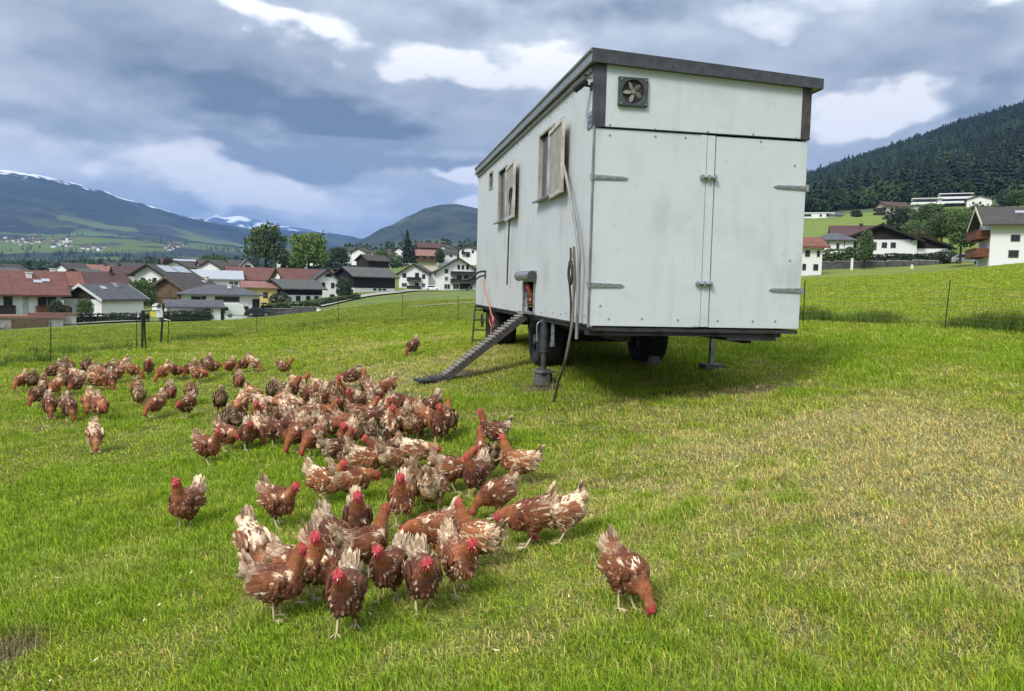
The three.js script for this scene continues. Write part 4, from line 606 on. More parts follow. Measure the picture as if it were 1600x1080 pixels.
house({ name: 'barn', category: 'barn', label: 'large dark barn with wide grey brown roof beside the round dark tree', p: [538, 454, 205], rel: -58, w: 9, l: 12.5, h: 3.8, rise: 2.1, over: 0.9, roof: 'moss', clad: [0.8, 'black'], win: { right: row([0, 1.6, 3], 0.45, 0.9, 0.5, 'd') } });
house({ label: 'white gabled house with two small brown balconies left of the large one', p: [646, 455, 238], rel: -10, w: 8.8, l: 12, h: 5.2, rise: 2.7, roof: 'brown', win: { front: [...row([-2.8, -2.9], 4.6, 1.1, 1.3, 'd').slice(0, 1), ...row([3, 3.1], 4.4, 1, 1.3, 'd').slice(0, 1), [-2.8, 1.8, 1.7, 1.3], [3, 1.8, 1.1, 1.3], [1, 4.6, 1.2, 1.8, 'd'], [1, 1.6, 1.2, 1.8, 'd'], [-2.2, 0.2, 1.4, 0.9, 'd']] }, balc: [['front', 0.2, 3.1, 4, 'darkBalcony'], ['front', 0.2, 0.6, 4, 'darkBalcony']] });
house({ name: 'annex', category: 'annex', label: 'plain white link wall between the two white gabled houses', p: [680, 453, 240], rel: 0, w: 6, l: 6, h: 4.6, rise: 0.8, roof: 'brown', over: 0.3 });
house({ label: 'large white gabled house with two rows of dark balconies next to the trailer', p: [716, 454, 236], rel: 6, w: 13, l: 14, h: 5.4, rise: 4, over: 1, roof: 'slate', win: { front: [...row([-3.6], 5.6, 1, 1.2, 'd'), ...row([-3.6], 3.4, 1, 1.3), ...row([-3.3, -0.7], 1.1, 2, 1.6), ...row([0, 1.2, 2.6], 6.9, 0.8, 1.3, 'd'), ...row([0.2, 2.4, 4.4], 3.9, 1.5, 1.5, 'd')] }, balc: [['front', 1.6, 4.6, 8, 'darkBalcony'], ['front', 1.6, 2.4, 8, 'darkBalcony']], doors: [['front', 2.3, 0.4, 3.8, 3.4, 'wood']] });
house({ name: 'barn', category: 'barn', label: 'old brown barn on the rise above the large dark barn', p: [566, 421, 300], rel: -58, w: 8, l: 9, h: 3.4, rise: 2, roof: 'brown', wall: 'wood', clad: [0.5, 'wood'] });
house({ label: 'chalet with wide pinkish roof right of the tall spruce', p: [663, 414, 330], rel: -86, ref: [0.5, 0], w: 10, l: 11, h: 4, rise: 2.2, over: 1.2, roof: 'rose', wall: 'cream', balc: [['right', 0, 1.6, 10, 'balcony']], win: { right: row([-3, 0, 3], 3, 1.2, 1.2, 'd') } });
house({ label: 'dark red roofed chalet above the wide pinkish roof', p: [671, 397, 385], rel: -86, ref: [0.5, 0], w: 9, l: 10, h: 3.2, rise: 2.2, over: 1, roof: 'maroon', wall: 'tan' });
house({ label: 'white house with flat dark roof high beside the rear edge of the trailer', p: [731, 403, 390], rel: -20, w: 9, l: 9, h: 4.2, rise: 1.2, roof: 'brown', win: { front: [...row([-2.5, 2.5], 3, 1.2, 1.4, 'd'), [0, 1, 1.4, 1.4, 'd']] }, balc: [['front', -1, 1.8, 4, 'darkBalcony']] });
house({ name: 'barn', category: 'hall', label: 'flat tan hall on the far side of the village', p: [237, 424, 330], rel: -90, ref: [0.5, 0], w: 8, l: 8, h: 2.6, flat: true, roof: 'cream', wall: 'cream', over: 0.2 });
house({ name: 'barn', category: 'hall', label: 'long brown hall with a pale ridge in the far middle of the village', p: [284, 424, 345], rel: -84, ref: [0.5, 0], w: 10, l: 15, h: 2.6, rise: 2.6, roof: 'maroon', wall: 'tan', panels: [[1.2, -2, 1.6, 10]] });
house({ label: 'house with pale pink roof on the far left of the village', p: [158, 432, 300], rel: -80, ref: [0.5, 0], w: 9, l: 9, h: 2, rise: 2.1, roof: 'rose', wall: 'cream', chim: [[0.8, -2, 0.5, 'rose']] });
house({ label: 'grey roofed house at the far left edge behind the big red roof', p: [8, 437, 230], rel: -70, ref: [0.5, 0], w: 8, l: 9, h: 1.6, rise: 1.6, roof: 'moss', wall: 'white' });
house({ label: 'house with broad brown roof left of the pale pink roof', p: [60, 440, 240], rel: -80, ref: [0.5, 0], w: 8, l: 10, h: 1.4, rise: 1.7, roof: 'maroon', wall: 'white' });
house({ label: 'brick red roofed house behind the maroon roof', p: [205, 436, 260], rel: -80, ref: [0.5, 0], w: 8, l: 9, h: 1.8, rise: 2, roof: 'maroon', wall: 'white' });
for (const [px, py, w2, lab, r, dd] of [[598, 407, 9, 'white house with brown roof left in the upper row before the mountain', -70, 410], [622, 405, 10, 'white house with long brown roof in the upper row left of the tall spruce', -86, 420], [576, 404, 6, 'small white house at the left end of the upper row', -30, 400], [500, 404, 7, 'small pale house between the round trees and the upper row', -40, 380], [545, 401, 7, 'pale house with brown roof above the old brown barn', -70, 420], [700, 405, 9, 'brown roofed house behind the large white gabled house', -80, 400], [455, 420, 8, 'brown roofed house behind the farmhouse below the round trees', -80, 300], [330, 426, 8, 'brown roofed house behind the silver roof', -80, 320], [122, 434, 7, 'white house with brown roof behind the mossy roofed chalet', -60, 280], [186, 431, 8, 'white house beyond the maroon roof left of the tan hall', -30, 310], [212, 433, 7, 'small white house just left of the tan hall', -75, 290], [352, 430, 7, 'white house with brown roof between the silver and the broad red roof', -40, 290], [375, 427, 7, 'small white house above the broad red roof', -80, 310], [300, 432, 8, 'white house in front of the long brown hall', -25, 270], [640, 402, 8, 'white house with brown roof directly behind the tall spruce', -40, 420], [704, 397, 9, 'white house with brown roof above the large white gabled house', -30, 430], [30, 437, 8, 'white house with brown roof beyond the big red roof', -40, 270], [474, 416, 7, 'white house with brown roof glimpsed under the bright tree', -40, 330]]) house({ label: lab, p: [px, py, dd], rel: r, ref: [0.5, 0], w: 8, l: w2, h: 3, rise: 1.9, roof: 'brown', win: { right: row([-2, 1.5], 1.6, 1.2, 1.2, 'd') } });
// right
house({ label: 'tall white house with brown roof and orange balconies at the right edge', p: [1632, 411, 103], rel: -78, ref: [0.5, 0], w: 9.5, l: 12.4, h: 5.2, rise: 2.2, over: 1.25, roof: 'brown', barge: 'cream', win: { right: [[-3.4, 3.2, 1.05, 0.85, 'd'], [-3.5, 1.15, 1.15, 0.95, 'd'], [2, 3.2, 1.05, 0.9, 'd'], [2, 1.15, 1.1, 0.95, 'd']] }, balc: [['front', 0, 3.3, 8.4, 'orange', 1.6], ['front', 0, 0.9, 8.4, 'orange', 1.6]], chim: [[0.5, 0.6, 0.9, 'cream']], doors: [['front', 2, 4.6, 3, 2, 'cream'], ['front', -1, 1.9, 3, 2, 'cream']], sky: [[2, 2.6]] });
house({ name: 'farmhouse', label: 'wide white farmhouse with brown boarded gable and arched door behind the grey wall', category: 'farmhouse', p: [1374, 409, 150], rel: 4, w: 12.4, l: 14, h: 4.1, rise: 2.6, over: 1.2, roof: 'brown', clad: [4.15, 'wood'], win: { front: [...row([0.7, 2.2], 3.1, 0.9, 1, 'd'), [1.5, 0.6, 0.8, 0.9, 'd'], [5, 0.9, 0.7, 1.3, 'd']] }, doors: [['front', 3.4, 0.6, 2, 1.9, 'tan'], ['front', -2, 2.9, 2.8, 1.5, 'moss'], ['front', -4.6, 2, 1, 3.6, 'moss']], panels: [[2.4, 4, 2, 4]] });
house({ name: 'annex', category: 'annex', label: 'lower right wing of the white farmhouse with brown boarding under the eaves', p: [1440, 407, 148], rel: -6, w: 8, l: 10, h: 2.8, rise: 1.5, over: 0.9, roof: 'brown', clad: [2.2, 'wood'], win: { front: [[2.6, 1, 0.6, 1.2, 'd'], [3.5, 1, 0.5, 1, 'd']] } });
house({ label: 'house with dark red roof behind the left end of the white farmhouse', p: [1336, 376, 178], rel: -86, ref: [0.5, 0], w: 9, l: 9, h: 1.2, rise: 2.2, roof: 'maroon', wall: 'white', chim: [[0.4, -1.4, 0.6, 'maroon']] });
house({ label: 'white and grey house with grey hipped roof left of the farmhouse', p: [1300, 405, 148], rel: -92, ref: [0.5, 0], w: 8, l: 7, h: 3.6, rise: 1.5, over: 0.8, hip: true, roof: 'slate', win: { right: [[0.9, 2.4, 0.5, 1, 'd'], [-2.2, 2.4, 1.6, 1.4, 'd'], [3, 1.6, 0.8, 1.4, 'd']] }, doors: [['right', 2, 1.6, 0.1, 3.6, 'darkFrame'], ['right', -0.8, 1.8, 0.1, 3.6, 'darkFrame']] });
house({ label: 'white house with low coral red roof just right of the trailer', p: [1259, 430, 118], rel: -70, ref: [0.5, 0], w: 5.5, l: 4.6, h: 4.3, rise: 1.2, over: 0.8, roof: 'brick', win: { right: [...row([0.1], 3.2, 0.7, 0.9, 'd'), ...row([1.7], 3.2, 0.4, 0.9, 'd'), [1.4, 1.2, 0.7, 0.9, 'd'], [-0.3, 1.2, 0.5, 0.9, 'd']] } });
house({ label: 'flat white modern house with window bands at the left of the upper meadow', p: [1278, 345, 385], rel: -88, ref: [0.5, 0], w: 8, l: 14.5, h: 3.6, flat: true, roof: 'white', over: 0.6, win: { right: [[-5, 2.6, 4, 1.1, 'd'], [1.2, 2.5, 1.1, 1.1, 'd'], [4.2, 2.5, 1.1, 1.1, 'd'], [-4, 0.7, 5, 0.9, 'd'], [3, 0.6, 2.6, 1, 'd']] } });
house({ label: 'small white cube house with dark roof right of the flat modern house', p: [1306, 346, 383], rel: -60, ref: [0.5, 0], w: 6, l: 6.5, h: 3, rise: 1.1, roof: 'slate', win: { right: [[1, 1, 3, 1, 'd']] } });
house({ label: 'chalet with red brown roof and dark balconies at the top of the meadow', p: [1376, 338, 400], rel: -55, w: 9, l: 12, h: 5, rise: 2.1, over: 1.2, roof: 'maroon', wall: 'cream', balc: [['front', 0, 3, 8.5, 'darkBalcony'], ['front', 0, 0.8, 8.5, 'darkBalcony']], win: { right: row([-3, 0, 3], 3.4, 1.1, 1.3, 'd') } });
house({ label: 'flat white modern house with two roof slabs on the wooded hill', p: [1449, 324, 415], rel: -86, ref: [0.5, 0], w: 9, l: 13, h: 4.4, flat: true, wall: 'grey', roof: 'white', over: 1.6, bands: [1.6], win: { right: [[-1, 3.3, 11, 1.1, 'd'], [3, 0.6, 4, 1, 'd']] } });
house({ label: 'three tiered white modern house with dark glass bands on the wooded hill', p: [1493, 323, 422], rel: -86, ref: [0.5, 0], w: 10, l: 14, h: 6.6, flat: true, wall: 'slate', roof: 'white', over: 2, bands: [1.8, 4.1], win: { right: [[0, 5.7, 13, 1.1, 'd'], [0, 3.3, 13, 1.1, 'd'], [0, 0.9, 13, 1.2, 'd']] } });
house({ label: 'white gabled house at the right end of the modern houses on the hill', p: [1530, 323, 408], rel: 4, w: 11, l: 9, h: 3.9, rise: 1.7, roof: 'slate', win: { front: row([-2.6, 0.4], 1.9, 1.1, 1.2, 'd') } });
// the far village across the valley
{
  const r = rng(5), proto = new THREE.Group(); part('wall', prism([[-4, -3], [4, -3], [4, 5], [0, 8], [-4, 5]], 11, -5.5), VM.white, proto); const rf = prism([[-4.8, 4.6], [0, 8.1], [4.8, 4.6], [4.8, 5.1], [0, 8.7], [-4.8, 5.1]], 12.4, -6.2); part('roof', rf, VM.brown, proto);
  const proto2 = proto.clone(); proto2.children[1].material = VM.red; const proto3 = proto.clone(); proto3.children[0].material = VM.cream; proto3.children[1].material = VM.maroon;
  for (let i = 0; i < 84; i++) {
    const k = r(), [cx, cy, sx, sy] = k < 0.45 ? [45, 377, 38, 7] : k < 0.72 ? [98, 380, 24, 8] : k < 0.88 ? [140, 389, 26, 5] : [270, 388, 26, 5];
    const g = ground(cx + (r() + r() - 1) * sx, cy + (r() + r() - 1) * sy), turn = r() * 3; if (!g) continue;
    const h = [proto, proto2, proto3][Math.floor(r() * 3)].clone(); h.name = numbered('far_house'); h.position.copy(g); h.rotation.y = turn; h.scale.setScalar(0.85 + r() * 0.5);
    tag(h, 'tiny pale house in the far village across the valley', 'house', 'houses of the far village'); scene.add(h);
  }
  const g = ground(105, 384), ch = thing('church', 'tiny white church tower standing out of the far village', 'church', g); part('tower', box(6, 26, 6, 0, 11, 0), VM.white, ch); part('spire', new THREE.ConeGeometry(4.6, 10, 4).rotateY(0.78).translate(0, 29, 0), VM.slate, ch); part('nave', prism([[-6, -2], [6, -2], [6, 9], [0, 15], [-6, 9]], 22, 3), VM.cream, ch);
}
// roads and paths as thin sheets on the land
function ribbon(name, label, pts, width, mat, lift = 0.06) {
  const P = pts.map((p) => p.isVector3 ? p : at(...p)), curve = new THREE.CatmullRomCurve3(P), n = pts.length * 14, pos = [], idx = [], uv = [];
  for (let i = 0; i <= n; i++) { const p = curve.getPoint(i / n), t = curve.getTangent(i / n), s = new THREE.Vector3(-t.z, 0, t.x).normalize(); for (const k of [-1, -0.3, 0.3, 1]) { const x = p.x + s.x * k * width / 2, z = p.z + s.z * k * width / 2; pos.push(x, heightAt(x, z) + lift, z); uv.push(x, z); } }
  for (let i = 0; i < n; i++) for (let k = 0; k < 3; k++) { const a = i * 4 + k, b = a + 4; idx.push(a, a + 1, b, a + 1, b + 1, b); }
  const g = new THREE.BufferGeometry(); g.setAttribute('position', new THREE.Float32BufferAttribute(pos, 3)); g.setAttribute('uv', new THREE.Float32BufferAttribute(uv, 2)); g.setIndex(idx); g.computeVertexNormals();
  const m = new THREE.Mesh(g, mat.clone()); m.material.side = THREE.DoubleSide; m.name = numbered(name); m.receiveShadow = true; tag(m, label, 'road', null, 'structure'); scene.add(m);
}
ribbon('road', 'grey village road along the lower edge of the meadow', [[-120, 520, 98], [0, 514, 104], [150, 507, 112], [250, 503, 122], [345, 499, 138], [430, 494, 150], [500, 489, 158]], 3.4, VM.path, 0.25);
ribbon('road', 'lane climbing past the barns to the white gabled houses', [[440, 483, 165], [500, 474, 175], [560, 464, 190], [610, 459, 205], [660, 455, 225], [740, 454, 230]], 3, VM.path, 0.35);
ribbon('path', 'pale farm track across the meadow behind the trailer', [[640, 477, 85], [690, 470, 88], [745, 462, 92], [850, 455, 98]], 1.4, VM.path, 0.12);
// grey retaining wall and hedges before the farmhouse
function wallRun(name, label, a, b, h, th, mat, cap, category = 'wall') {
  const A = at(...a), B = at(...b), d = B.clone().sub(A), L = Math.hypot(d.x, d.z), t = thing(name, label, category, A, Math.atan2(-d.z, d.x)), n = Math.max(2, Math.round(L / 5));
  for (let i = 0; i < n; i++) { const q = i / n, y = d.y * (q + 0.5 / n); part('section', box(L / n - 0.06, h + 2.5, th, L * (q + 0.5 / n), y + (h - 2.5) / 2, 0), mat, t); part('coping', box(L / n - 0.03, 0.12, th + 0.15, L * (q + 0.5 / n), y + h + 0.06, 0), cap, t); }
}
wallRun('retaining_wall', 'grey retaining wall along the lane below the farmhouse hedge', [1262, 424, 132], [1466, 421, 138], 1.5, 0.4, VM.asphalt, VM.plaster);
wallRun('retaining_wall', 'grey garden wall below the trimmed hedge next to the dark parked car', [412, 492, 152], [497, 487, 158], 1.0, 0.4, VM.asphalt, VM.plaster);
wallRun('retaining_wall', 'pale low wall before the large dark barn', [540, 462, 200], [600, 452, 212], 1.2, 0.4, VM.plaster, VM.plaster);
function hedge(label, a, b, h, w, hue = 'dark') {
  const A = at(...a), B = at(...b), d = B.clone().sub(A), L = Math.hypot(d.x, d.z), t = thing('hedge', label, 'hedge', A, Math.atan2(-d.z, d.x)), r = rng(Math.round(a[0] * 7 + a[1])), pos = [], q = new THREE.Quaternion(), e = new THREE.Euler(), v = new THREE.Vector3(), n = Math.round(L * h * 34);
  for (let i = 0; i < n; i++) {
    const u = r(), f = r(), X = u * L, bump = 0.85 + 0.3 * fbm(X * 0.5, a[0], 0, 3), Y = d.y * u + (f < 0.6 ? r() : 1) * h * bump - 0.1, Z = (f < 0.6 ? (r() < 0.5 ? -1 : 1) : r() * 2 - 1) * w / 2 * (0.85 + r() * 0.25), s = 0.13 + r() * 0.13; q.setFromEuler(e.set(r() * 6, r() * 6, r() * 6));
    const P = [[-1, -0.6, 0], [0.9, -0.5, 0.1], [0.3, 1, 0], [-0.8, 0.7, -0.1]].map((p) => v.set(...p).multiplyScalar(s).applyQuaternion(q).toArray()).map((p) => [p[0] + X, p[1] + Y, p[2] + Z]); pos.push(...P[0], ...P[1], ...P[2], ...P[0], ...P[2], ...P[3]);
  }
  const g = new THREE.BufferGeometry(); g.setAttribute('position', new THREE.Float32BufferAttribute(pos, 3)); g.computeVertexNormals(); part('leaves', g, leafMats[hue], t);
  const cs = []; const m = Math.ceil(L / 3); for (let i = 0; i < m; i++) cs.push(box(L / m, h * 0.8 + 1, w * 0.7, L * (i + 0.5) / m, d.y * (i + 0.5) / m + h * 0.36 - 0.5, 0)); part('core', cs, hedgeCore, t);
}
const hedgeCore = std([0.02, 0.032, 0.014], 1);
hedge('long dark clipped hedge before the low slate roofed house', [74, 508, 110], [232, 503, 120], 1.35, 1.2);
hedge('dark clipped hedge before the low carport', [252, 504, 122], [347, 497, 134], 1.55, 1.2);
hedge('green clipped hedge on the garden wall beside the barn', [408, 488, 155], [500, 483, 161], 1.7, 1.6, 'mid');
hedge('dark clipped hedge on the retaining wall before the farmhouse', [1328, 413, 139], [1472, 409, 143], 1.6, 1.3);
hedge('olive green hedge left of the farmhouse', [1282, 416, 136], [1334, 413, 138], 2.6, 1.4, 'mid');
hedge('low green planting along the lane before the white farmhouse end', [470, 478, 172], [560, 464, 188], 0.9, 1.6, 'mid');
// trees that can be told apart
const T = (label, kind, hue, px, py, D, hpx, wpx, turn = 0, cat = 'tree', name) => { const p = at(px, py, D); return tree(name ?? ({ broad: 'broadleaf_tree', slim: 'slim_tree', shrub: 'shrub' })[kind], label, cat, kind, hue, p, hpx * D / FOCAL, wpx * D / FOCAL / (kind === 'slim' ? 0.5 : kind === 'shrub' ? 1.1 : 0.86), turn); };
T('largest round broadleaf tree with open airy crown left of the bright one', 'broad', 'mid', 415, 436, 250, 88, 72, 0.3);
T('bright green broadleaf tree beside the largest round tree', 'broad', 'bright', 482, 440, 245, 78, 78, 1.2);
T('dark broadleaf tree between the bright tree and the old barn', 'broad', 'dark', 532, 424, 290, 38, 36, 2);
T('low round green tree at the foot of the bright tree', 'shrub', 'mid', 455, 432, 255, 36, 44, 1);
T('round green tree left in the pair beyond the silver roofs', 'shrub', 'mid', 325, 428, 330, 32, 28, 0.5);
T('smaller round green tree right in the pair beyond the silver roofs', 'shrub', 'mid', 347, 427, 335, 29, 22, 2.5);
T('small purple leaved tree before the long brown hall', 'shrub', 'purple', 262, 424, 300, 22, 17, 1);
T('small airy tree before the white wall of the slate roofed house', 'broad', 'mid', 133, 503, 113, 38, 30, 0.8);
T('dark round shrub by the brown balcony of the apartment house', 'shrub', 'dark', 88, 498, 109, 30, 26, 2);
T('bushy green tree between the slate roof and the tan gabled house', 'broad', 'mid', 222, 497, 135, 62, 56, 1.9);
T('green shrub under the balcony of the tan gabled house', 'shrub', 'mid', 272, 492, 143, 20, 14, 1.9);
T('dark rounded bush before the black barn', 'shrub', 'dark', 437, 480, 165, 24, 32, 0.2, 'bush');
T('round dark tree before the white farmhouse end', 'shrub', 'dark', 536, 468, 186, 36, 26, 1.4);
T('green tree before the upper row of houses', 'broad', 'mid', 596, 424, 330, 34, 28, 1);
T('green bushy tree right of the upper row beneath the spruce', 'shrub', 'mid', 617, 420, 340, 24, 26, 3);
T('dark small tree beside the pinkish roof', 'shrub', 'dark', 686, 412, 320, 24, 16, 1);
T('dark bush at the left of the white gabled houses', 'shrub', 'dark', 587, 434, 240, 12, 18, 1, 'bush');
T('slender young birch before the farmhouse wall', 'slim', 'mid', 1350, 425, 131, 66, 34, 0.4);
T('dense dark tree above the farmhouse roof', 'shrub', 'dark', 1406, 366, 230, 44, 54, 0.4);
T('green tree right of the dense dark tree', 'broad', 'mid', 1452, 375, 215, 58, 60, 2.2);
T('dark bush in the middle of the wooded slope', 'shrub', 'dark', 1486, 362, 220, 26, 40, 1.2, 'bush');
T('broad green tree left of the orange balconies', 'broad', 'mid', 1500, 412, 125, 84, 60, 0.9);
T('tall green tree behind the orange balconies', 'broad', 'mid', 1530, 392, 160, 74, 56, 2.9);
T('olive and rust coloured tree behind the farmhouse wing', 'shrub', 'rust', 1443, 382, 190, 30, 34, 0.3);
T('light green tree below the modern houses', 'shrub', 'bright', 1489, 344, 260, 20, 34, 2, 'tree');
T('green shrub on the upper meadow', 'shrub', 'mid', 1303, 366, 230, 14, 18, 0.2, 'shrub');
T('dark shrub beside the modern house on the upper meadow', 'shrub', 'dark', 1337, 340, 380, 13, 18, 0.7, 'shrub');
T('dark tree right of the houses on the hill', 'shrub', 'dark', 1570, 322, 380, 26, 30, 0.7);
T('green tree above the roof of the tall white house', 'broad', 'mid', 1590, 330, 300, 34, 44, 1.7);
T('low green shrub on the slope right behind the farmhouse roof', 'shrub', 'mid', 1428, 374, 205, 30, 46, 1.1, 'shrub');
T('full green tree standing between the farmhouse wing and the broad tree', 'broad', 'mid', 1470, 396, 168, 66, 62, 2.6);
T('bright shrub above the dark bush on the wooded slope', 'shrub', 'bright', 1464, 352, 250, 20, 40, 0.4, 'shrub');
T('green shrub on the slope below the white gabled hill house', 'shrub', 'mid', 1520, 354, 240, 30, 46, 1.9, 'shrub');
T('dark tree close behind the roof of the tall white house', 'broad', 'dark', 1550, 378, 185, 58, 52, 0.2);
T('olive shrub on the slope under the three tiered modern house', 'shrub', 'rust', 1500, 340, 300, 16, 34, 2.2, 'shrub');
T('dark evergreen bush between the farmhouse wing and the white car', 'shrub', 'dark', 1480, 412, 138, 22, 34, 2.7, 'bush');
{ const p = at(636, 412, 300), t = thing('spruce_tree', 'tall dark spruce standing alone before the rounded mountain', 'tree', p); const h = 55 * 300 / FOCAL; t.scale.set(h * 1.15, h, h * 1.15); part('trunk', trunkGeo.slim, barkMat, t); part('crown', spruceGeometry(8, 22, 11), spruceMat, t); }
{ const p = at(645, 412, 305), t = thing('spruce_tree', 'shorter dark spruce close to the tall one', 'tree', p, 1); const h = 30 * 305 / FOCAL; t.scale.set(h * 1.5, h, h * 1.5); part('trunk', trunkGeo.slim, barkMat, t); part('crown', spruceGeometry(18, 14, 9), spruceMat, t); }
// vehicles
function car(label, px, py, D, rel, paint, kind = 'car') {
  const p = at(px, py, D); p.y = Math.max(p.y, heightAt(p.x, p.z)); const t = thing(kind === 'van' ? 'camper_trailer' : 'parked_car', label, kind === 'van' ? 'camper' : 'car', p, -Math.atan2(p.x, -p.z) + rel);
  const side = kind === 'van' ? [[-2.2, 0.4], [2.0, 0.4], [2.25, 1.1], [1.9, 2.1], [1.2, 2.35], [-1.9, 2.3], [-2.25, 1.6]] : [[-2.1, 0.3], [2.1, 0.3], [2.15, 0.7], [1.95, 0.86], [1.0, 0.98], [0.35, 1.42], [-1.2, 1.46], [-1.95, 1.0], [-2.12, 0.9]];
  const s = new THREE.Shape(side.map((q) => new THREE.Vector2(...q))); const g = new THREE.ExtrudeGeometry(s, { depth: 1.5, bevelEnabled: true, bevelSize: 0.07, bevelThickness: 0.1, bevelSegments: 2 }).translate(0, 0, -0.75); part('body', g, paint, t);
  const win = kind === 'van' ? [[-1.4, 1.2], [-0.5, 1.2], [-0.5, 1.8], [-1.4, 1.8]] : [[-1.6, 0.98], [0.85, 0.98], [0.3, 1.36], [-1.15, 1.4]];
  for (const z of [0.852, -0.882]) part('window', prism(win, 0.03, z), VM.glass, t);
  if (kind !== 'van') { part('windscreen', box(0.03, 0.5, 1.4, 0.72, 1.22, 0, 0, 0, 0.98), VM.glass, t); part('rear_window', box(0.03, 0.55, 1.4, -1.66, 1.25, 0, 0, 0, -1.0), VM.glass, t); }
  for (const x of kind === 'van' ? [-0.1] : [-1.3, 1.3]) for (const z of [-0.78, 0.78]) { const w = part('wheel', cyl(0.31, 0.31, 0.22, 0, 0, 0, 18, Math.PI / 2), M.rubber, t); w.position.set(x, 0.31, z); part('rim', cyl(0.19, 0.19, 0.23, 0, 0, 0, 12, Math.PI / 2), VM.silver, w); }
}
const whitePaint = std([0.75, 0.76, 0.77], 0.25), darkPaint = std([0.02, 0.024, 0.035], 0.2);
car('white camper trailer parked at the end of the dark hedge', 360, 496, 137, 0.15, whitePaint, 'van');
car('dark car parked before the long white modern house', 403, 494, 147, 0.12, darkPaint);
car('white car parked before the link wall of the gabled houses', 676, 454, 229, -0.05, whitePaint);
car('white car parked behind the grassy bank at the right', 1511, 412, 128, 0.1, whitePaint);
for (const [px, h, lab] of [[1424.5, 12, 'white marker post beside the lane'], [1330.5, 22, 'pale gate post at the left end of the hedge wall']]) { const p = at(px, 426, 129), t = thing('post', lab, 'post', p); part('shaft', box(0.3, h * 129 / FOCAL, 0.3, 0, h * 129 / FOCAL / 2, 0), VM.white, t); part('cap', box(0.36, 0.08, 0.36, 0, h * 129 / FOCAL + 0.04, 0), VM.grey, t); }
for (const [px, lab] of [[713, 'box'], [494, 'pillar']]) { if (lab === 'pillar') { const p = at(498, 490, 157), t = thing('pillar', 'short white pillar at the end of the clipped hedge', 'pillar', p); part('shaft', box(0.7, 1.1, 0.6, 0, 0.5, 0), VM.white, t); part('cap', box(0.85, 0.12, 0.75, 0, 1.1, 0), VM.plaster, t); } }

// ---------------------------------------------------------------- electric fences
const postMat = std([0.015, 0.02, 0.017], 0.6), wireMat = std([0.12, 0.14, 0.1], 0.6), insulator = std([0.7, 0.7, 0.66], 0.5);
function fence(label, tops) {
  const P = tops.map(([px, py, tx, ty]) => { const b = ground(px, py), D = -b.z, t = at(tx, ty, D - 0.05); return [b, t]; });
  const f = thing('net_fence', label, 'fence', P[0][0]), o = P[0][0];
  P.forEach(([b, t]) => { part('post', bar(b.clone().sub(o).add(new THREE.Vector3(0, -0.1, 0)), t.clone().sub(o), 0.011, 8), postMat, f); });
  const net = [];
  for (let i = 0; i < P.length - 1; i++) {
    const [b0, t0] = P[i], [b1, t1] = P[i + 1], n = Math.round(b0.distanceTo(b1) / 0.16), col = (u) => { const b = b0.clone().lerp(b1, u), t = t0.clone().lerp(t1, u); const g = heightAt(b.x, b.z); return [new THREE.Vector3(b.x, g + 0.03, b.z).sub(o), new THREE.Vector3(t.x, lerp(t.y, g + (t.y - b.y) * 0.94, 1), t.z).sub(o)]; };
    for (let k = 1; k < n; k++) { const [a, c] = col(k / n); net.push(bar(a, c, 0.0024, 4)); }
    for (const v of [0.05, 0.16, 0.27, 0.39, 0.52, 0.66, 0.8, 0.95]) net.push(tube(Array.from({ length: 9 }, (_, k) => { const [a, c] = col(k / 8); return a.lerp(c, v).add(new THREE.Vector3(0, -0.03 * Math.sin(Math.PI * k / 8), 0)); }), 0.003, 16, 4));
  }
  tag(part('netting', net, wireMat, f), null, null, null, 'stuff');
}
fence('dark net fence with thin leaning posts between the right meadow and the field', [[1040, 508, 1040, 438], [1255, 505, 1258, 438], [1476, 514, 1485, 438], [1720, 526, 1724, 444]]);
fence('thin electric fence with black posts running down the left meadow', [[-110, 586, -112, 512], [79, 570, 79, 503], [213, 547, 213, 487]]);
fence('thin electric fence with black posts running from the gate to the trailer', [[262, 538, 264, 482], [401, 521, 401, 489], [529, 506, 528.5, 468], [629, 497, 629, 461], [716, 501, 716, 463], [790, 505, 790, 465]]);
{
  const a = ground(222, 546), b = ground(251, 537), t = thing('fence_gate', 'black fence gate hung with a yellow and a white sign beyond the far left hens', 'gate', a), S = (px, py, D) => at(px, py, D).sub(a), Da = -a.z, Db = -b.z, bb = b.clone().sub(a);
  part('post', bar(new THREE.Vector3(0, -0.1, 0), S(222.5, 485, Da), 0.035), postMat, t); part('post', bar(new THREE.Vector3(0.05, -0.05, -0.1), S(225, 488, Da), 0.022), postMat, t); part('post', bar(bb, S(255.5, 474, Db), 0.034), postMat, t);
  part('bar', bar(S(225, 480.5, Da), S(254, 478.5, Db), 0.015), postMat, t); part('bar', bar(S(224, 486.5, Da), S(254, 485, Db), 0.015), postMat, t);
  const sign = (name, px0, py0, px1, py1, D, mat) => { const c = S((px0 + px1) / 2, (py0 + py1) / 2, D), w = (px1 - px0) * D / FOCAL, h = (py1 - py0) * D / FOCAL; const m = part(name, rbox(w, h, 0.012, 0.004), mat, t); m.position.copy(c); m.rotation.set(0, 0.3, 0.06); };
  sign('warning_sign', 235, 486.5, 243, 494.5, (Da + Db) / 2 + 0.05, std([0.75, 0.6, 0.06], 0.5)); sign('notice_board', 243.5, 485, 254, 496, Db - 0.5, std([0.72, 0.73, 0.74], 0.5));
  part('handle', bar(S(256, 499, Db - 0.1), S(266, 501, Db - 0.1), 0.016), insulator, t); part('insulator', new THREE.SphereGeometry(0.03, 8, 6).translate(...S(216, 495, Da).toArray()), insulator, t);
}

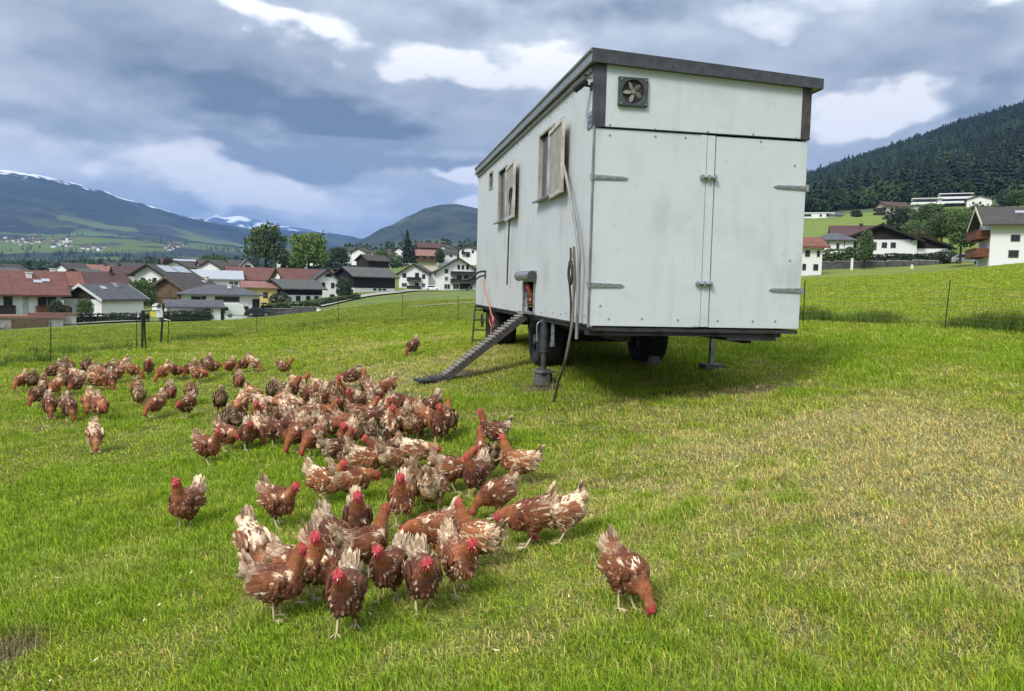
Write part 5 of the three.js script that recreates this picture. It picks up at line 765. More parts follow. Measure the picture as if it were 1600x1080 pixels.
// ---------------------------------------------------------------- hens: one continuous body each, with plumage, wings, tail, comb, wattles, beak, eyes and legs
const V3 = (x, y, z = 0) => new THREE.Vector3(x, y, z);
const POSES = {
  stand: { pitch: 0, neck: [V3(0.095, 0.265), V3(0.132, 0.35), V3(0.154, 0.41)], dir: V3(1, -0.12, 0) },
  walk: { pitch: -0.06, neck: [V3(0.105, 0.25), V3(0.16, 0.325), V3(0.202, 0.375)], dir: V3(1, -0.2, 0) },
  low: { pitch: -0.16, neck: [V3(0.11, 0.225), V3(0.172, 0.235), V3(0.222, 0.215)], dir: V3(0.8, -0.55, 0) },
  peck: { pitch: -0.3, neck: [V3(0.11, 0.195), V3(0.18, 0.14), V3(0.222, 0.07)], dir: V3(0.45, -0.9, 0) },
  turn: { pitch: 0.03, neck: [V3(0.1, 0.26), V3(0.128, 0.335, 0.012), V3(0.138, 0.388, 0.032)], dir: V3(0.35, -0.12, 0.93) },
};
const hip = V3(0, 0.17);
const turnBody = (v, pitch) => v.clone().sub(hip).applyAxisAngle(V3(0, 0, 1), pitch).add(hip);
function henField(pose) {
  const P = POSES[pose], B = (x, y, z = 0) => turnBody(V3(x, y, z), P.pitch), caps = [];
  const c = (a, ra, b, rb) => caps.push([a, ra, b, rb]);
  c(B(0.085, 0.205), 0.076, B(0, 0.213), 0.094); c(B(0, 0.213), 0.094, B(-0.095, 0.228), 0.084); c(B(-0.095, 0.228), 0.08, B(-0.17, 0.282), 0.043); c(B(-0.02, 0.165), 0.074, B(-0.115, 0.19), 0.068);
  c(B(0.075, 0.225), 0.07, P.neck[0], 0.058); c(P.neck[0], 0.056, P.neck[1], 0.037); c(P.neck[1], 0.037, P.neck[2], 0.028); c(P.neck[2], 0.0265, P.neck[2].clone().addScaledVector(P.dir.clone().normalize(), 0.02), 0.019);
  for (const s of [-1, 1]) c(B(-0.005, 0.16, s * 0.045), 0.05, V3(0.012, 0.108, s * 0.047), 0.019);
  return caps.map(([a, ra, b, rb]) => { const d = b.clone().sub(a); return { a, d, l2: d.lengthSq(), ra, rb }; });
}
function henDistance(caps, x, y, z) {
  let r = 1e9; const k = 0.028;
  for (const c of caps) { const px = x - c.a.x, py = y - c.a.y, pz = z - c.a.z, t = clamp((px * c.d.x + py * c.d.y + pz * c.d.z) / c.l2, 0, 1), dx = px - t * c.d.x, dy = py - t * c.d.y, dz = pz - t * c.d.z, d = Math.sqrt(dx * dx + dy * dy + dz * dz) - lerp(c.ra, c.rb, t); const h = Math.max(k - Math.abs(r - d), 0) / k; r = Math.min(r, d) - h * h * k * 0.25; }
  return r;
}
const HUES = {
  rust: { main: C(0.32, 0.11, 0.04), deep: C(0.16, 0.05, 0.02), neck: C(0.32, 0.1, 0.03), cream: 0.5 },
  dark: { main: C(0.155, 0.052, 0.022), deep: C(0.085, 0.024, 0.01), neck: C(0.23, 0.07, 0.024), cream: 0.46 },
  pale: { main: C(0.36, 0.13, 0.046), deep: C(0.2, 0.062, 0.022), neck: C(0.35, 0.12, 0.038), cream: 0.56 },
  chestnut: { main: C(0.24, 0.082, 0.032), deep: C(0.12, 0.034, 0.014), neck: C(0.28, 0.09, 0.03), cream: 0.44 },
  worn: { main: C(0.3, 0.11, 0.05), deep: C(0.17, 0.055, 0.024), neck: C(0.33, 0.12, 0.045), cream: 0.7 },
};
const CREAM = C(0.86, 0.7, 0.46), FACE = C(0.46, 0.05, 0.06);
function henColor(out, p, pose, hue, jitter) {
  const P = POSES[pose], q = turnBody(p, -P.pitch), h = HUES[hue];
  const n = fbm(p.x * 19 + 7, p.y * 19 + 3, p.z * 19 + jitter * 50 + 2.5, 4), w = fbm(p.x * 11 + 1, p.y * 11 + 9, p.z * 11 + jitter * 31 + 7.5, 3);
  const neckNear = Math.min(p.distanceTo(P.neck[1]), p.distanceTo(P.neck[2]), p.distanceTo(P.neck[0]) * 1.3);
  out.copy(h.main).lerp(h.deep, sstep(0.36, 0.58, w) * 0.95);
  out.lerp(h.neck, 1 - sstep(0.05, 0.085, neckNear));
  let cr = sstep(0.0, 0.1, n - (0.66 - 0.32 * (h.cream - 0.5) * 2.4 - 0.05)) * (1 - 0.85 * (1 - sstep(0.05, 0.1, neckNear)));
  cr = Math.max(cr, (1 - sstep(-0.15, -0.08, q.x)) * (1 - sstep(0.16, 0.22, q.y)) * (0.35 + h.cream * 0.7)); // fluff below the tail
  cr = Math.max(cr, sstep(0.4, 0.56, w) * (1 - sstep(-0.12, -0.05, q.x)) * h.cream * 0.9);
  out.lerp(CREAM, clamp(cr, 0, 1) * 0.85).multiplyScalar(0.55 + 0.9 * n);
  const f = p.clone().sub(P.neck[2]).dot(P.dir.clone().normalize()); if (p.distanceTo(P.neck[2]) < 0.042) out.lerp(FACE, sstep(0.002, 0.012, f));
  return out;
}
function feather(l, w, curl) { return [[0, 0, 0], [l * 0.45, curl * 0.25, w / 2], [l * 0.45, curl * 0.25, -w / 2], [l * 0.85, curl * 0.7, w * 0.36], [l * 0.85, curl * 0.7, -w * 0.36], [l, curl, 0]]; }
const FEATHER_TRIS = [[0, 1, 2], [1, 3, 2], [2, 3, 4], [3, 5, 4]];
class Feathers {
  constructor() { this.pos = []; this.col = []; }
  add(at0, along, out, l, w, curl, c0, c1) {
    const X = along.clone().normalize(), Y = out.clone().addScaledVector(X, -out.dot(X)).normalize(), Z = X.clone().cross(Y), P = feather(l, w, curl).map(([a, b, c]) => [at0.x + X.x * a + Y.x * b + Z.x * c, at0.y + X.y * a + Y.y * b + Z.y * c, at0.z + X.z * a + Y.z * b + Z.z * c]), K = [0, 0.4, 0.4, 0.85, 0.85, 1];
    for (const t of FEATHER_TRIS) for (const i of t) { this.pos.push(...P[i]); const k = K[i]; this.col.push(lerp(c0.r, c1.r, k), lerp(c0.g, c1.g, k), lerp(c0.b, c1.b, k)); }
  }
  geometry() { const g = new THREE.BufferGeometry(); g.setAttribute('position', new THREE.Float32BufferAttribute(this.pos, 3)); g.setAttribute('color', new THREE.Float32BufferAttribute(this.col, 3)); g.computeVertexNormals(); return g; }
}
const featherMat = new THREE.MeshStandardMaterial({ vertexColors: true, roughness: 0.85, side: THREE.DoubleSide });
const skinRed = new THREE.MeshStandardMaterial({ color: C(0.52, 0.05, 0.075), roughness: 0.55 }), beakMat = std([0.5, 0.33, 0.17], 0.5), legMat = std([0.62, 0.5, 0.3], 0.6), eyeMat = std([0.05, 0.02, 0.01], 0.15);
const bodyCache = {};
function bodyShape(pose, res) {
  return bodyCache[pose + res] ??= (() => {
    const caps = henField(pose), mc = new MarchingCubes(res, featherMat, false, false, 60000), S = 0.36, oy = 0.225;
    for (let k = 0; k < res; k++) for (let j = 0; j < res; j++) for (let i = 0; i < res; i++) mc.field[k * res * res + j * res + i] = -henDistance(caps, ((i - res / 2) / (res / 2)) * S, ((j - res / 2) / (res / 2)) * S + oy, ((k - res / 2) / (res / 2)) * S);
    mc.isolation = 0; mc.update();
    let g = new THREE.BufferGeometry(); const n = mc.count; const p = mc.positionArray.slice(0, n * 3); for (let i = 0; i < n; i++) { p[i * 3] *= S; p[i * 3 + 1] = p[i * 3 + 1] * S + oy; p[i * 3 + 2] *= S; }
    g.setAttribute('position', new THREE.BufferAttribute(p, 3)); g = mergeVertices(g, 1e-5); g.computeVertexNormals(); return g;
  })();
}
const combGeo = (() => { const s = new THREE.Shape(); s.moveTo(0.026, -0.004); s.lineTo(0.03, 0.012); s.lineTo(0.022, 0.011); s.lineTo(0.021, 0.027); s.lineTo(0.012, 0.017); s.lineTo(0.007, 0.034); s.lineTo(-0.001, 0.02); s.lineTo(-0.009, 0.035); s.lineTo(-0.014, 0.018); s.lineTo(-0.024, 0.027); s.lineTo(-0.023, 0.008); s.lineTo(-0.014, -0.006); s.closePath(); return new THREE.ExtrudeGeometry(s, { depth: 0.004, bevelEnabled: true, bevelSize: 0.0015, bevelThickness: 0.002, bevelSegments: 1 }).translate(0, 0.02, -0.002); })();
const legGeo = [0, 1, 2].map((k) => { // foot under the hip, forward, or lifted back
  const fx = [0.005, 0.05, -0.05][k], fy = [0, 0, 0.012][k], list = [tube([[0.012, 0.115, 0], [0.0, 0.085, 0], [fx * 0.8, 0.02 + fy, 0], [fx, 0.008 + fy, 0]], 0.0072, 8, 7)];
  for (const a of [-0.55, 0, 0.55]) list.push(tube([[fx, 0.009 + fy, 0], [fx + 0.028 * Math.cos(a), 0.01 + fy, 0.028 * Math.sin(a)], [fx + 0.058 * Math.cos(a), 0.003 + fy, 0.058 * Math.sin(a)]], 0.0048, 5, 5));
  list.push(tube([[fx, 0.01 + fy, 0], [fx - 0.018, 0.006 + fy, 0.002], [fx - 0.028, 0.003 + fy, 0.003]], 0.0042, 4, 5)); return merged(list);
});
const henTemplates = {};
function henTemplate(pose, hue, fine) {
  return henTemplates[pose + hue + fine] ??= (() => {
    const P = POSES[pose], t = new THREE.Group(), r = rng(pose.length * 131 + hue.charCodeAt(0) * 17 + fine), jit = hue.charCodeAt(0) % 7 / 7, c = new THREE.Color(), c2 = new THREE.Color(), up = V3(0, 1);
    const dir = P.dir.clone().normalize(), head = P.neck[2];
    // body
    const g = bodyShape(pose, fine ? 64 : 36).clone(), pa = g.attributes.position, na = g.attributes.normal, col = new Float32Array(pa.count * 3), v = V3(0, 0);
    for (let i = 0; i < pa.count; i++) { v.fromBufferAttribute(pa, i); henColor(c, v, pose, hue, jit); col.set([c.r, c.g, c.b], i * 3); }
    g.setAttribute('color', new THREE.BufferAttribute(col, 3)); part('body', g, featherMat, t);
    // plumage lies along the body from head to tail, a little ruffled
    const F = new Feathers(), flowOf = (p, n, near) => { const f = near < 0.11 && p.x > 0.06 ? P.neck[0].clone().sub(P.neck[2]).normalize().add(V3(-0.25, -0.1)) : turnBody(V3(-1, 0.12).add(hip), P.pitch).sub(hip); if (p.y < 0.19) f.add(V3(0, -0.5)); return f.addScaledVector(n, -f.dot(n)).normalize(); };
    const want = fine ? 1900 : 420, n = V3(0, 0); let made = 0, guard = 0;
    while (made < want && guard++ < want * 8) {
      const i = Math.floor(r() * pa.count); v.fromBufferAttribute(pa, i); n.fromBufferAttribute(na, i);
      if (v.distanceTo(head) < 0.03 || v.y < 0.1) continue;
      const near = Math.min(v.distanceTo(P.neck[1]), v.distanceTo(P.neck[2])), k = near < 0.075 ? 0.55 : v.x < -0.1 ? 1.15 : 1, fl = flowOf(v, n, Math.min(near, v.distanceTo(P.neck[0])));
      henColor(c, v, pose, hue, jit + r() * 0.06); if (!fine) c.lerp(HUES[hue].main, 0.35); const tip = r() < 0.2 * HUES[hue].cream && near > 0.08 ? c2.copy(c).lerp(CREAM, 0.4) : c2.copy(c).multiplyScalar(0.7 + r() * 0.7); if (near < 0.09) { c.multiplyScalar(0.6 + r() * 0.7); c2.multiplyScalar(0.8 + r() * 0.8); }
      const s = k * (fine ? 0.8 : 1.3) * (0.75 + r() * 0.5);
      F.add(v.clone().addScaledVector(n, -0.002), fl.addScaledVector(n, 0.1 + r() * r() * 0.5).add(V3((r() - 0.5) * 0.4, (r() - 0.5) * 0.4, (r() - 0.5) * 0.4)), n, 0.042 * s, 0.021 * s, -0.006 * s, c, tip); made++;
    }
    tag(part('plumage', F.geometry(), featherMat, t), null, null, null, 'stuff');
    // wings
    for (const s of [-1, 1]) {
      const W = new Feathers(), sp = new THREE.SphereGeometry(1, fine ? 16 : 8, fine ? 10 : 6).scale(0.125, 0.062, 0.022), B = (x, y, z) => turnBody(V3(x, y, z), P.pitch);
      sp.rotateZ(0.12 + P.pitch); const ctr = B(-0.02, 0.238, s * 0.09); sp.translate(ctr.x, ctr.y, ctr.z); const sc = new Float32Array(sp.attributes.position.count * 3); for (let i = 0; i < sp.attributes.position.count; i++) { v.fromBufferAttribute(sp.attributes.position, i); henColor(c, v, pose, hue, jit + 0.3); sc.set([c.r, c.g, c.b], i * 3); } sp.setAttribute('color', new THREE.BufferAttribute(sc, 3));
      const rows = fine ? [[0.075, 8, 0.035, 0.018], [0.045, 9, 0.042, 0.018], [0.01, 9, 0.05, 0.018], [-0.03, 9, 0.06, 0.018], [-0.06, 8, 0.075, 0.018]] : [[0.05, 5, 0.05, 0.026], [0.0, 5, 0.06, 0.026], [-0.05, 6, 0.08, 0.026]];
      for (const [x, m, l, w] of rows) for (let i = 0; i < m; i++) { const u = i / (m - 1), a = B(x - 0.02 * u, 0.275 - 0.085 * u, s * (0.104 + 0.012 * Math.sin(u * 3.1))); const pale = r() < HUES[hue].cream * 0.42; c.copy(HUES[hue].main).multiplyScalar(0.6 + r() * 0.7); if (pale) c.lerp(CREAM, 0.35 + r() * 0.35); c2.copy(c).multiplyScalar(0.85 + r() * 0.3); W.add(a, turnBody(V3(-1, -0.06 - 0.22 * u + (r() - 0.5) * 0.22, s * 0.1).add(hip), P.pitch).sub(hip), V3(0, 0.1, s), l * (0.85 + r() * 0.3), w, -0.008, c, c2); }
      part('wing', [sp, W.geometry()], featherMat, t);
    }
    // tail: a steep tent of feathers with pale tips
    const Tl = new Feathers(), m = fine ? 24 : 12;
    for (let i = 0; i < m; i++) {
      const u = i / (m - 1) * 2 - 1, lay = i % 2, root = turnBody(V3(-0.165 + 0.02 * lay, 0.285 - 0.01 * lay, u * 0.026), P.pitch), d = turnBody(V3(-0.6 - 0.35 * Math.abs(u) * r(), 0.8 - 0.2 * Math.abs(u) + (r() - 0.5) * 0.2, u * 0.26 + (r() - 0.5) * 0.15).add(hip), P.pitch).sub(hip);
      c.copy(HUES[hue].main).multiplyScalar(0.6 + r() * 0.6).lerp(CREAM, r() * 0.25); c2.copy(CREAM).multiplyScalar(0.8 + r() * 0.4).lerp(HUES[hue].main, r() < (fine ? 0.35 : 0.5) ? 0.6 : 0.08);
      Tl.add(root, d, V3(-0.5, -0.3, u * 0.6 + 0.01), 0.085 + r() * 0.05, 0.032, -0.018, c, c2);
    }
    for (let i = 0; i < (fine ? 110 : 22); i++) { const a = r() * 6.28, q = turnBody(V3(-0.15 - r() * 0.02, 0.262 + 0.036 * Math.sin(a), 0.045 * Math.cos(a)), P.pitch); c.copy(HUES[hue].main).lerp(CREAM, r() * HUES[hue].cream * 1.3); c2.copy(c).lerp(CREAM, 0.4); Tl.add(q, turnBody(V3(-0.75, 0.4 + 0.5 * Math.sin(a), 0.5 * Math.cos(a)).add(hip), P.pitch).sub(hip), V3(0.2, Math.sin(a) + 0.1, Math.cos(a)), 0.05 + r() * 0.035, 0.022, -0.01, c, c2); }
    part('tail', Tl.geometry(), featherMat, t);
    // head
    const hq = new THREE.Quaternion().setFromRotationMatrix(new THREE.Matrix4().makeBasis(dir, up.clone().addScaledVector(dir, -dir.y).normalize(), dir.clone().cross(up.clone().addScaledVector(dir, -dir.y).normalize())));
    const put = (o, x, y, z) => { o.quaternion.copy(hq); o.position.copy(V3(x, y, z).applyQuaternion(hq).add(head)); return o; };
    put(part('comb', combGeo, skinRed, t), 0.006, -0.003, 0).rotateX(0.18).scale.setScalar(0.86);
    for (const s of [-1, 1]) put(part('wattle', wattleGeo, skinRed, t), 0.026, -0.03, s * 0.009);
    put(part('beak', beakGeo, beakMat, t), 0.047, -0.004, 0);
    if (fine) for (const s of [-1, 1]) put(part('eye', eyeGeo, eyeMat, t), 0.012, 0.006, s * 0.0245);
    const k = pose === 'walk' ? 1 : 0; for (const s of [-1, 1]) part('leg', legGeo[k ? (s > 0 ? 1 : 2) : (s > 0 ? 0 : pose === 'stand' ? 0 : 1)], legMat, t).position.set(0, 0, s * 0.047);
    return t;
  })();
}
const wattleGeo = new THREE.SphereGeometry(1, 8, 6).scale(0.011, 0.017, 0.005), beakGeo = new THREE.ConeGeometry(0.0085, 0.03, 8).rotateZ(-Math.PI / 2 - 0.12), eyeGeo = new THREE.SphereGeometry(0.0045, 8, 6);
const henList = [];
function hen(px, py, heading, pose, hue, label, depth) {
  const p = depth ? depth : ground(px, py); if (!p) return; henList.push({ px, py, heading: ((heading % 360) + 360) % 360, pose, hue, label, p });
}
// front flock, one by one: foot point in the photograph, heading (0 faces right, 90 away, 180 left, 270 the camera), pose, colour
hen(434, 826, 312, 'walk', 'rust', 'rusty hen standing apart above the left end of the front flock');
hen(396, 905, 292, 'peck', 'pale', 'pale mottled hen with raised tail behind the big rusty hen at the left');
hen(432, 972, 340, 'stand', 'rust', 'big rusty hen with pale breast at the left end of the front row');
hen(474, 944, 325, 'turn', 'rust', 'hen whose red head shows just right of the big rusty hen');
hen(500, 940, 300, 'peck', 'rust', 'golden rust hen bent to the grass behind the front most hen');
hen(522, 896, 296, 'low', 'dark', 'dark chocolate hen with lowered head behind the golden rust hen');
hen(560, 860, 272, 'stand', 'dark', 'upright dark hen with cream breast facing the camera behind the neck stretching hen');
hen(572, 904, 25, 'stand', 'rust', 'rusty hen stretching its neck right with tall pale tail, behind the front row');
hen(541, 992, 258, 'walk', 'dark', 'dark rusty hen nearest to the camera, walking straight at it');
hen(605, 944, 243, 'walk', 'dark', 'dark hen with pale tail and grey mottled breast, second from right in front');
hen(661, 958, 280, 'walk', 'dark', 'dark red hen with bright red face at the right end of the front row');
hen(717, 930, 292, 'walk', 'rust', 'rust and cream breasted hen just behind the right end of the front row');
hen(674, 880, 198, 'low', 'rust', 'long rusty hen bending to the left across the middle of the front flock');
hen(742, 888, 150, 'stand', 'pale', 'hen turned away to the left with its red comb showing, behind the cream breasted hen');
hen(828, 858, 194, 'low', 'rust', 'golden hen stretching its head left beside the pale rumped hen');
hen(880, 852, 186, 'peck', 'pale', 'pale rumped hen at the right end of the flock, half hidden by the golden one');
hen(776, 812, 196, 'peck', 'rust', 'rusty hen pecking to the left with a cream tail, above the golden pair');
hen(807, 760, 172, 'stand', 'pale', 'pale bellied hen standing upright at the right edge of the flock, facing left');
hen(755, 752, 118, 'stand', 'rust', 'rusty hen seen from behind below the hen that looks back at the trailer');
hen(767, 704, 176, 'stand', 'dark', 'dark backed hen with pale belly facing left, nearest of the flock to the trailer');
hen(686, 696, 262, 'stand', 'dark', 'dark hen facing the camera at the upper right end of the dense flock');
hen(702, 684, 92, 'walk', 'rust', 'hen seen from behind beside the dark hen at the upper right of the dense flock');
hen(652, 738, 352, 'low', 'pale', 'hen with lowered red face pointing right, below the upper right of the dense flock');
hen(614, 750, 38, 'peck', 'pale', 'very pale hen seen from behind with pointed cream tail in the middle flock');
hen(703, 772, 18, 'walk', 'rust', 'hen with white flecked wing facing right in the middle right of the flock');
hen(740, 780, 246, 'turn', 'dark', 'dark breasted hen with head turned left beside the white flecked hen');
hen(676, 806, 70, 'low', 'pale', 'hen with pale rounded rump behind the long rusty hen');
hen(628, 824, 266, 'stand', 'rust', 'broad rusty hen facing the camera in the centre of the flock, red comb up');
hen(650, 796, 76, 'peck', 'pale', 'pale hen seen from behind just above the broad rusty hen');
hen(511, 792, 322, 'walk', 'pale', 'cream flecked hen facing right at the upper left of the front flock');
hen(553, 790, 8, 'low', 'rust', 'rusty hen with lowered head facing right beside the cream flecked hen');
hen(567, 754, 2, 'low', 'pale', 'pale backed hen pointing right behind the rusty lowered hen');
hen(289, 830, 238, 'stand', 'rust', 'lone rusty hen standing on the grass left of the flock');
hen(974, 956, 318, 'peck', 'rust', 'lone rusty hen pecking at the grass on the right with white tail tip');
hen(147, 708, 275, 'peck', 'pale', 'lone pale hen bent down on the grass far left below the far flock');
hen(645, 558, 225, 'peck', 'dark', 'single small dark hen on the bare grass left of the ramp');
hen(443, 589, 20, 'walk', 'rust', 'small hen walking right, alone on the grass behind the dense flock');
// dense flock in the middle distance
const dense = [
  [528, 732, 20, 'walk', 'dark'], [489, 716, 205, 'peck', 'rust'], [466, 708, 232, 'peck', 'rust'], [590, 718, 72, 'low', 'dark'], [646, 694, 62, 'peck', 'pale'], [612, 696, 280, 'stand', 'pale'], [629, 656, 20, 'low', 'dark'], [606, 672, 270, 'stand', 'pale'], [553, 662, 250, 'stand', 'dark'], [506, 672, 340, 'walk', 'rust'], [485, 640, 320, 'peck', 'dark'], [452, 632, 10, 'walk', 'dark'], [531, 634, 265, 'stand', 'pale'], [521, 640, 85, 'peck', 'rust'], [572, 622, 95, 'stand', 'rust'], [603, 626, 178, 'peck', 'rust'], [424, 632, 95, 'peck', 'dark'], [398, 640, 350, 'peck', 'pale'], [376, 658, 250, 'low', 'pale'],
  [343, 648, 95, 'peck', 'dark'], [372, 614, 275, 'low', 'dark'], [327, 728, 308, 'walk', 'rust'], [354, 706, 330, 'low', 'rust'], [388, 704, 275, 'walk', 'dark'], [403, 697, 290, 'peck', 'pale'], [434, 684, 85, 'peck', 'rust'], [352, 680, 100, 'peck', 'dark'], [406, 672, 260, 'walk', 'rust'], [374, 678, 70, 'low', 'dark'], [446, 668, 285, 'low', 'pale'], [462, 655, 20, 'peck', 'pale'], [470, 680, 190, 'low', 'rust'], [492, 664, 100, 'peck', 'pale'], [512, 694, 340, 'low', 'dark'], [540, 688, 30, 'peck', 'rust'], [560, 700, 100, 'low', 'pale'], [578, 682, 160, 'peck', 'dark'], [541, 716, 260, 'walk', 'rust'], [527, 655, 70, 'peck', 'pale'], [574, 652, 200, 'low', 'dark'], [590, 660, 340, 'peck', 'dark'], [556, 644, 60, 'peck', 'pale'], [503, 626, 30, 'low', 'pale'], [466, 618, 330, 'walk', 'pale'], [441, 648, 230, 'peck', 'rust'], [416, 655, 20, 'low', 'pale'], [430, 700, 340, 'peck', 'dark'], [586, 640, 300, 'low', 'rust'], [627, 690, 240, 'peck', 'rust'], [665, 682, 300, 'peck', 'rust'], [481, 690, 40, 'low', 'pale'], [548, 608, 150, 'low', 'dark'], [640, 672, 150, 'low', 'dark'], [600, 738, 200, 'walk', 'dark'], [545, 752, 110, 'low', 'dark'], [671, 664, 200, 'peck', 'dark'], [455, 690, 290, 'peck', 'dark'], [500, 648, 210, 'peck', 'dark'], [566, 676, 10, 'walk', 'rust'],
];
// the flock strung out at the far left
const farLeft = [
  [33, 612, 205, 'peck', 'rust'], [50, 612, 100, 'peck', 'dark'], [56, 638, 225, 'peck', 'dark'], [69, 622, 80, 'peck', 'pale'], [79, 656, 275, 'peck', 'dark'], [92, 593, 95, 'peck', 'dark'], [108, 588, 60, 'peck', 'pale'], [86, 622, 240, 'peck', 'pale'], [110, 660, 285, 'peck', 'dark'], [104, 650, 100, 'peck', 'dark'], [139, 650, 260, 'peck', 'pale'], [157, 658, 282, 'low', 'rust'], [124, 604, 350, 'low', 'pale'], [144, 595, 90, 'peck', 'pale'], [149, 613, 20, 'peck', 'pale'], [174, 612, 280, 'peck', 'dark'], [166, 594, 170, 'low', 'dark'], [192, 586, 160, 'peck', 'pale'], [210, 594, 20, 'peck', 'rust'], [104, 612, 60, 'low', 'rust'], [134, 588, 110, 'low', 'dark'], [182, 600, 200, 'peck', 'rust'], [98, 604, 280, 'peck', 'rust'], [158, 602, 330, 'peck', 'rust'], [84, 596, 150, 'peck', 'dark'], [118, 618, 200, 'peck', 'dark'],
];
const farMid = [
  [232, 589, 270, 'walk', 'dark'], [255, 598, 190, 'peck', 'pale'], [275, 594, 350, 'low', 'dark'], [297, 592, 190, 'peck', 'dark'], [314, 596, 60, 'peck', 'pale'], [333, 588, 20, 'low', 'dark'], [310, 600, 5, 'low', 'rust'], [358, 586, 240, 'low', 'rust'], [380, 584, 180, 'peck', 'dark'], [395, 583, 20, 'peck', 'pale'], [218, 640, 80, 'peck', 'pale'], [242, 654, 195, 'peck', 'rust'], [267, 632, 275, 'low', 'dark'], [290, 655, 230, 'low', 'dark'], [298, 634, 80, 'low', 'rust'], [212, 626, 100, 'peck', 'pale'], [322, 582, 200, 'peck', 'dark'],
];
const hueWord = { rust: 'rusty', dark: 'dark brown', pale: 'pale mottled' }, poseWord = { stand: 'upright', walk: 'walking', low: 'stooping', peck: 'pecking', turn: 'head turning' };
const headWord = (h) => h > 45 && h < 135 ? 'seen from behind' : h >= 135 && h <= 225 ? 'facing left' : h > 225 && h < 315 ? 'facing the camera' : 'facing right';
const ordinal = ['first', 'second', 'third', 'fourth', 'fifth', 'sixth', 'seventh', 'eighth', 'ninth', 'tenth'];
for (const [list, where] of [[dense, 'in the dense middle flock'], [farLeft, 'in the far left flock'], [farMid, 'among the scattered middle hens']]) {
  const kinds = new Map(); const word = (h) => `${poseWord[h[3]]} ${hueWord[h[4]]} hen ${headWord(h[2])}`;
  for (const h of list) if (h[3] === 'peck' || h[3] === 'low') { const a = h[2]; h[2] = a >= 135 && a <= 225 ? a + (270 - a) * 0.4 : a > 315 ? a - (a - 285) * 0.4 : a < 45 ? 360 - 32 + a * 0.3 : a; }
  for (const h of list) { const k = word(h); if (!kinds.has(k)) kinds.set(k, []); kinds.get(k).push(h); }
  for (const h of list) { const k = word(h), same = kinds.get(k).sort((a, b) => a[0] - b[0]), i = same.indexOf(h); hen(...h, same.length === 1 ? `only ${k} ${where}` : i === 0 ? `leftmost ${k} ${where}` : i === same.length - 1 ? `rightmost ${k} ${where}` : `${ordinal[i]} ${k} from left ${where}`); }
}
{
  const r = rng(99), up = new THREE.Vector3(0, 1, 0);
  for (const h of henList) {
    const D = Math.hypot(h.p.x, h.p.z), fine = D < 8.2 ? 1 : 0, hue = h.hue === 'rust' && r() < 0.45 ? 'chestnut' : h.hue === 'pale' && r() < 0.3 ? 'worn' : h.hue, t = henTemplate(h.pose, hue, fine).clone(); t.name = numbered('hen'); scene.add(t);
    t.position.copy(h.p); t.rotation.y = h.heading * Math.PI / 180 + Math.atan2(-h.p.x, -h.p.z) + (r() - 0.5) * 0.15; t.scale.setScalar(0.88 + r() * 0.12); t.scale.z *= 0.86 + r() * 0.1; t.scale.x *= (fine ? 0.87 : 0.82) + r() * 0.08; t.rotation.order = 'YXZ'; t.rotation.x = (r() - 0.5) * 0.14; t.rotation.z = (r() - 0.5) * 0.16;
    t.position.y += 0.016; tag(t, h.label, 'hen', 'flock of brown hens on the meadow');
  }
  void up;
  // one hen looks out of the pop hole
  const w = inWorld(V3(0.13, F + 0.002, onWall(827, 460).z)), t = henTemplate('stand', 'dark', 1).clone(); t.name = numbered('hen'); t.position.copy(w); t.rotation.y = Math.PI + YAW + 0.3; scene.add(t); tag(t, 'hen standing inside the pop hole of the trailer at the top of the ramp', 'hen', 'flock of brown hens on the meadow');
}

// ---------------------------------------------------------------- grass
function tuftGeometry(seed, blades, radius, h, lean, width, shadeLo = 0.42) {
  const r = rng(seed), pos = [], col = [];
  for (let i = 0; i < blades; i++) {
    const a = r() * 6.283, rad = Math.sqrt(r()) * radius, x = Math.cos(a) * rad, z = Math.sin(a) * rad, H = h * (0.45 + r() * 0.75), yaw = r() * 6.283, l = lean * (0.3 + r()), dx = Math.cos(yaw) * l * H, dz = Math.sin(yaw) * l * H, w = width * (0.7 + r() * 0.6), wx = -Math.sin(yaw + 0.6) * w, wz = Math.cos(yaw + 0.6) * w, my = H * 0.58, k = shadeLo + r() * (1.5 - shadeLo), ylw = r() < 0.15 ? 1.4 : 1;
    const A = [x - wx, -0.01, z - wz], B = [x + wx, -0.01, z + wz], Cc = [x + dx * 0.32 - wx * 0.8, my, z + dz * 0.32 - wz * 0.8], Dd = [x + dx * 0.32 + wx * 0.8, my, z + dz * 0.32 + wz * 0.8], E2 = [x + dx, H * (1 - 0.25 * l), z + dz];
    pos.push(...A, ...B, ...Dd, ...A, ...Dd, ...Cc, ...Cc, ...Dd, ...E2); for (let q = 0; q < 9; q++) col.push(k * ylw, k, k * 0.9);
  }
  const g = new THREE.BufferGeometry(); g.setAttribute('position', new THREE.Float32BufferAttribute(pos, 3)); g.setAttribute('color', new THREE.Float32BufferAttribute(col, 3)); g.computeVertexNormals(); return g;
}
const bladeMat = new THREE.MeshPhysicalMaterial({ vertexColors: true, roughness: 0.75, side: THREE.DoubleSide, transmission: 0.3, thickness: 0, specularIntensity: 0.12 });
const strawMat = new THREE.MeshStandardMaterial({ vertexColors: true, roughness: 0.9, side: THREE.DoubleSide });
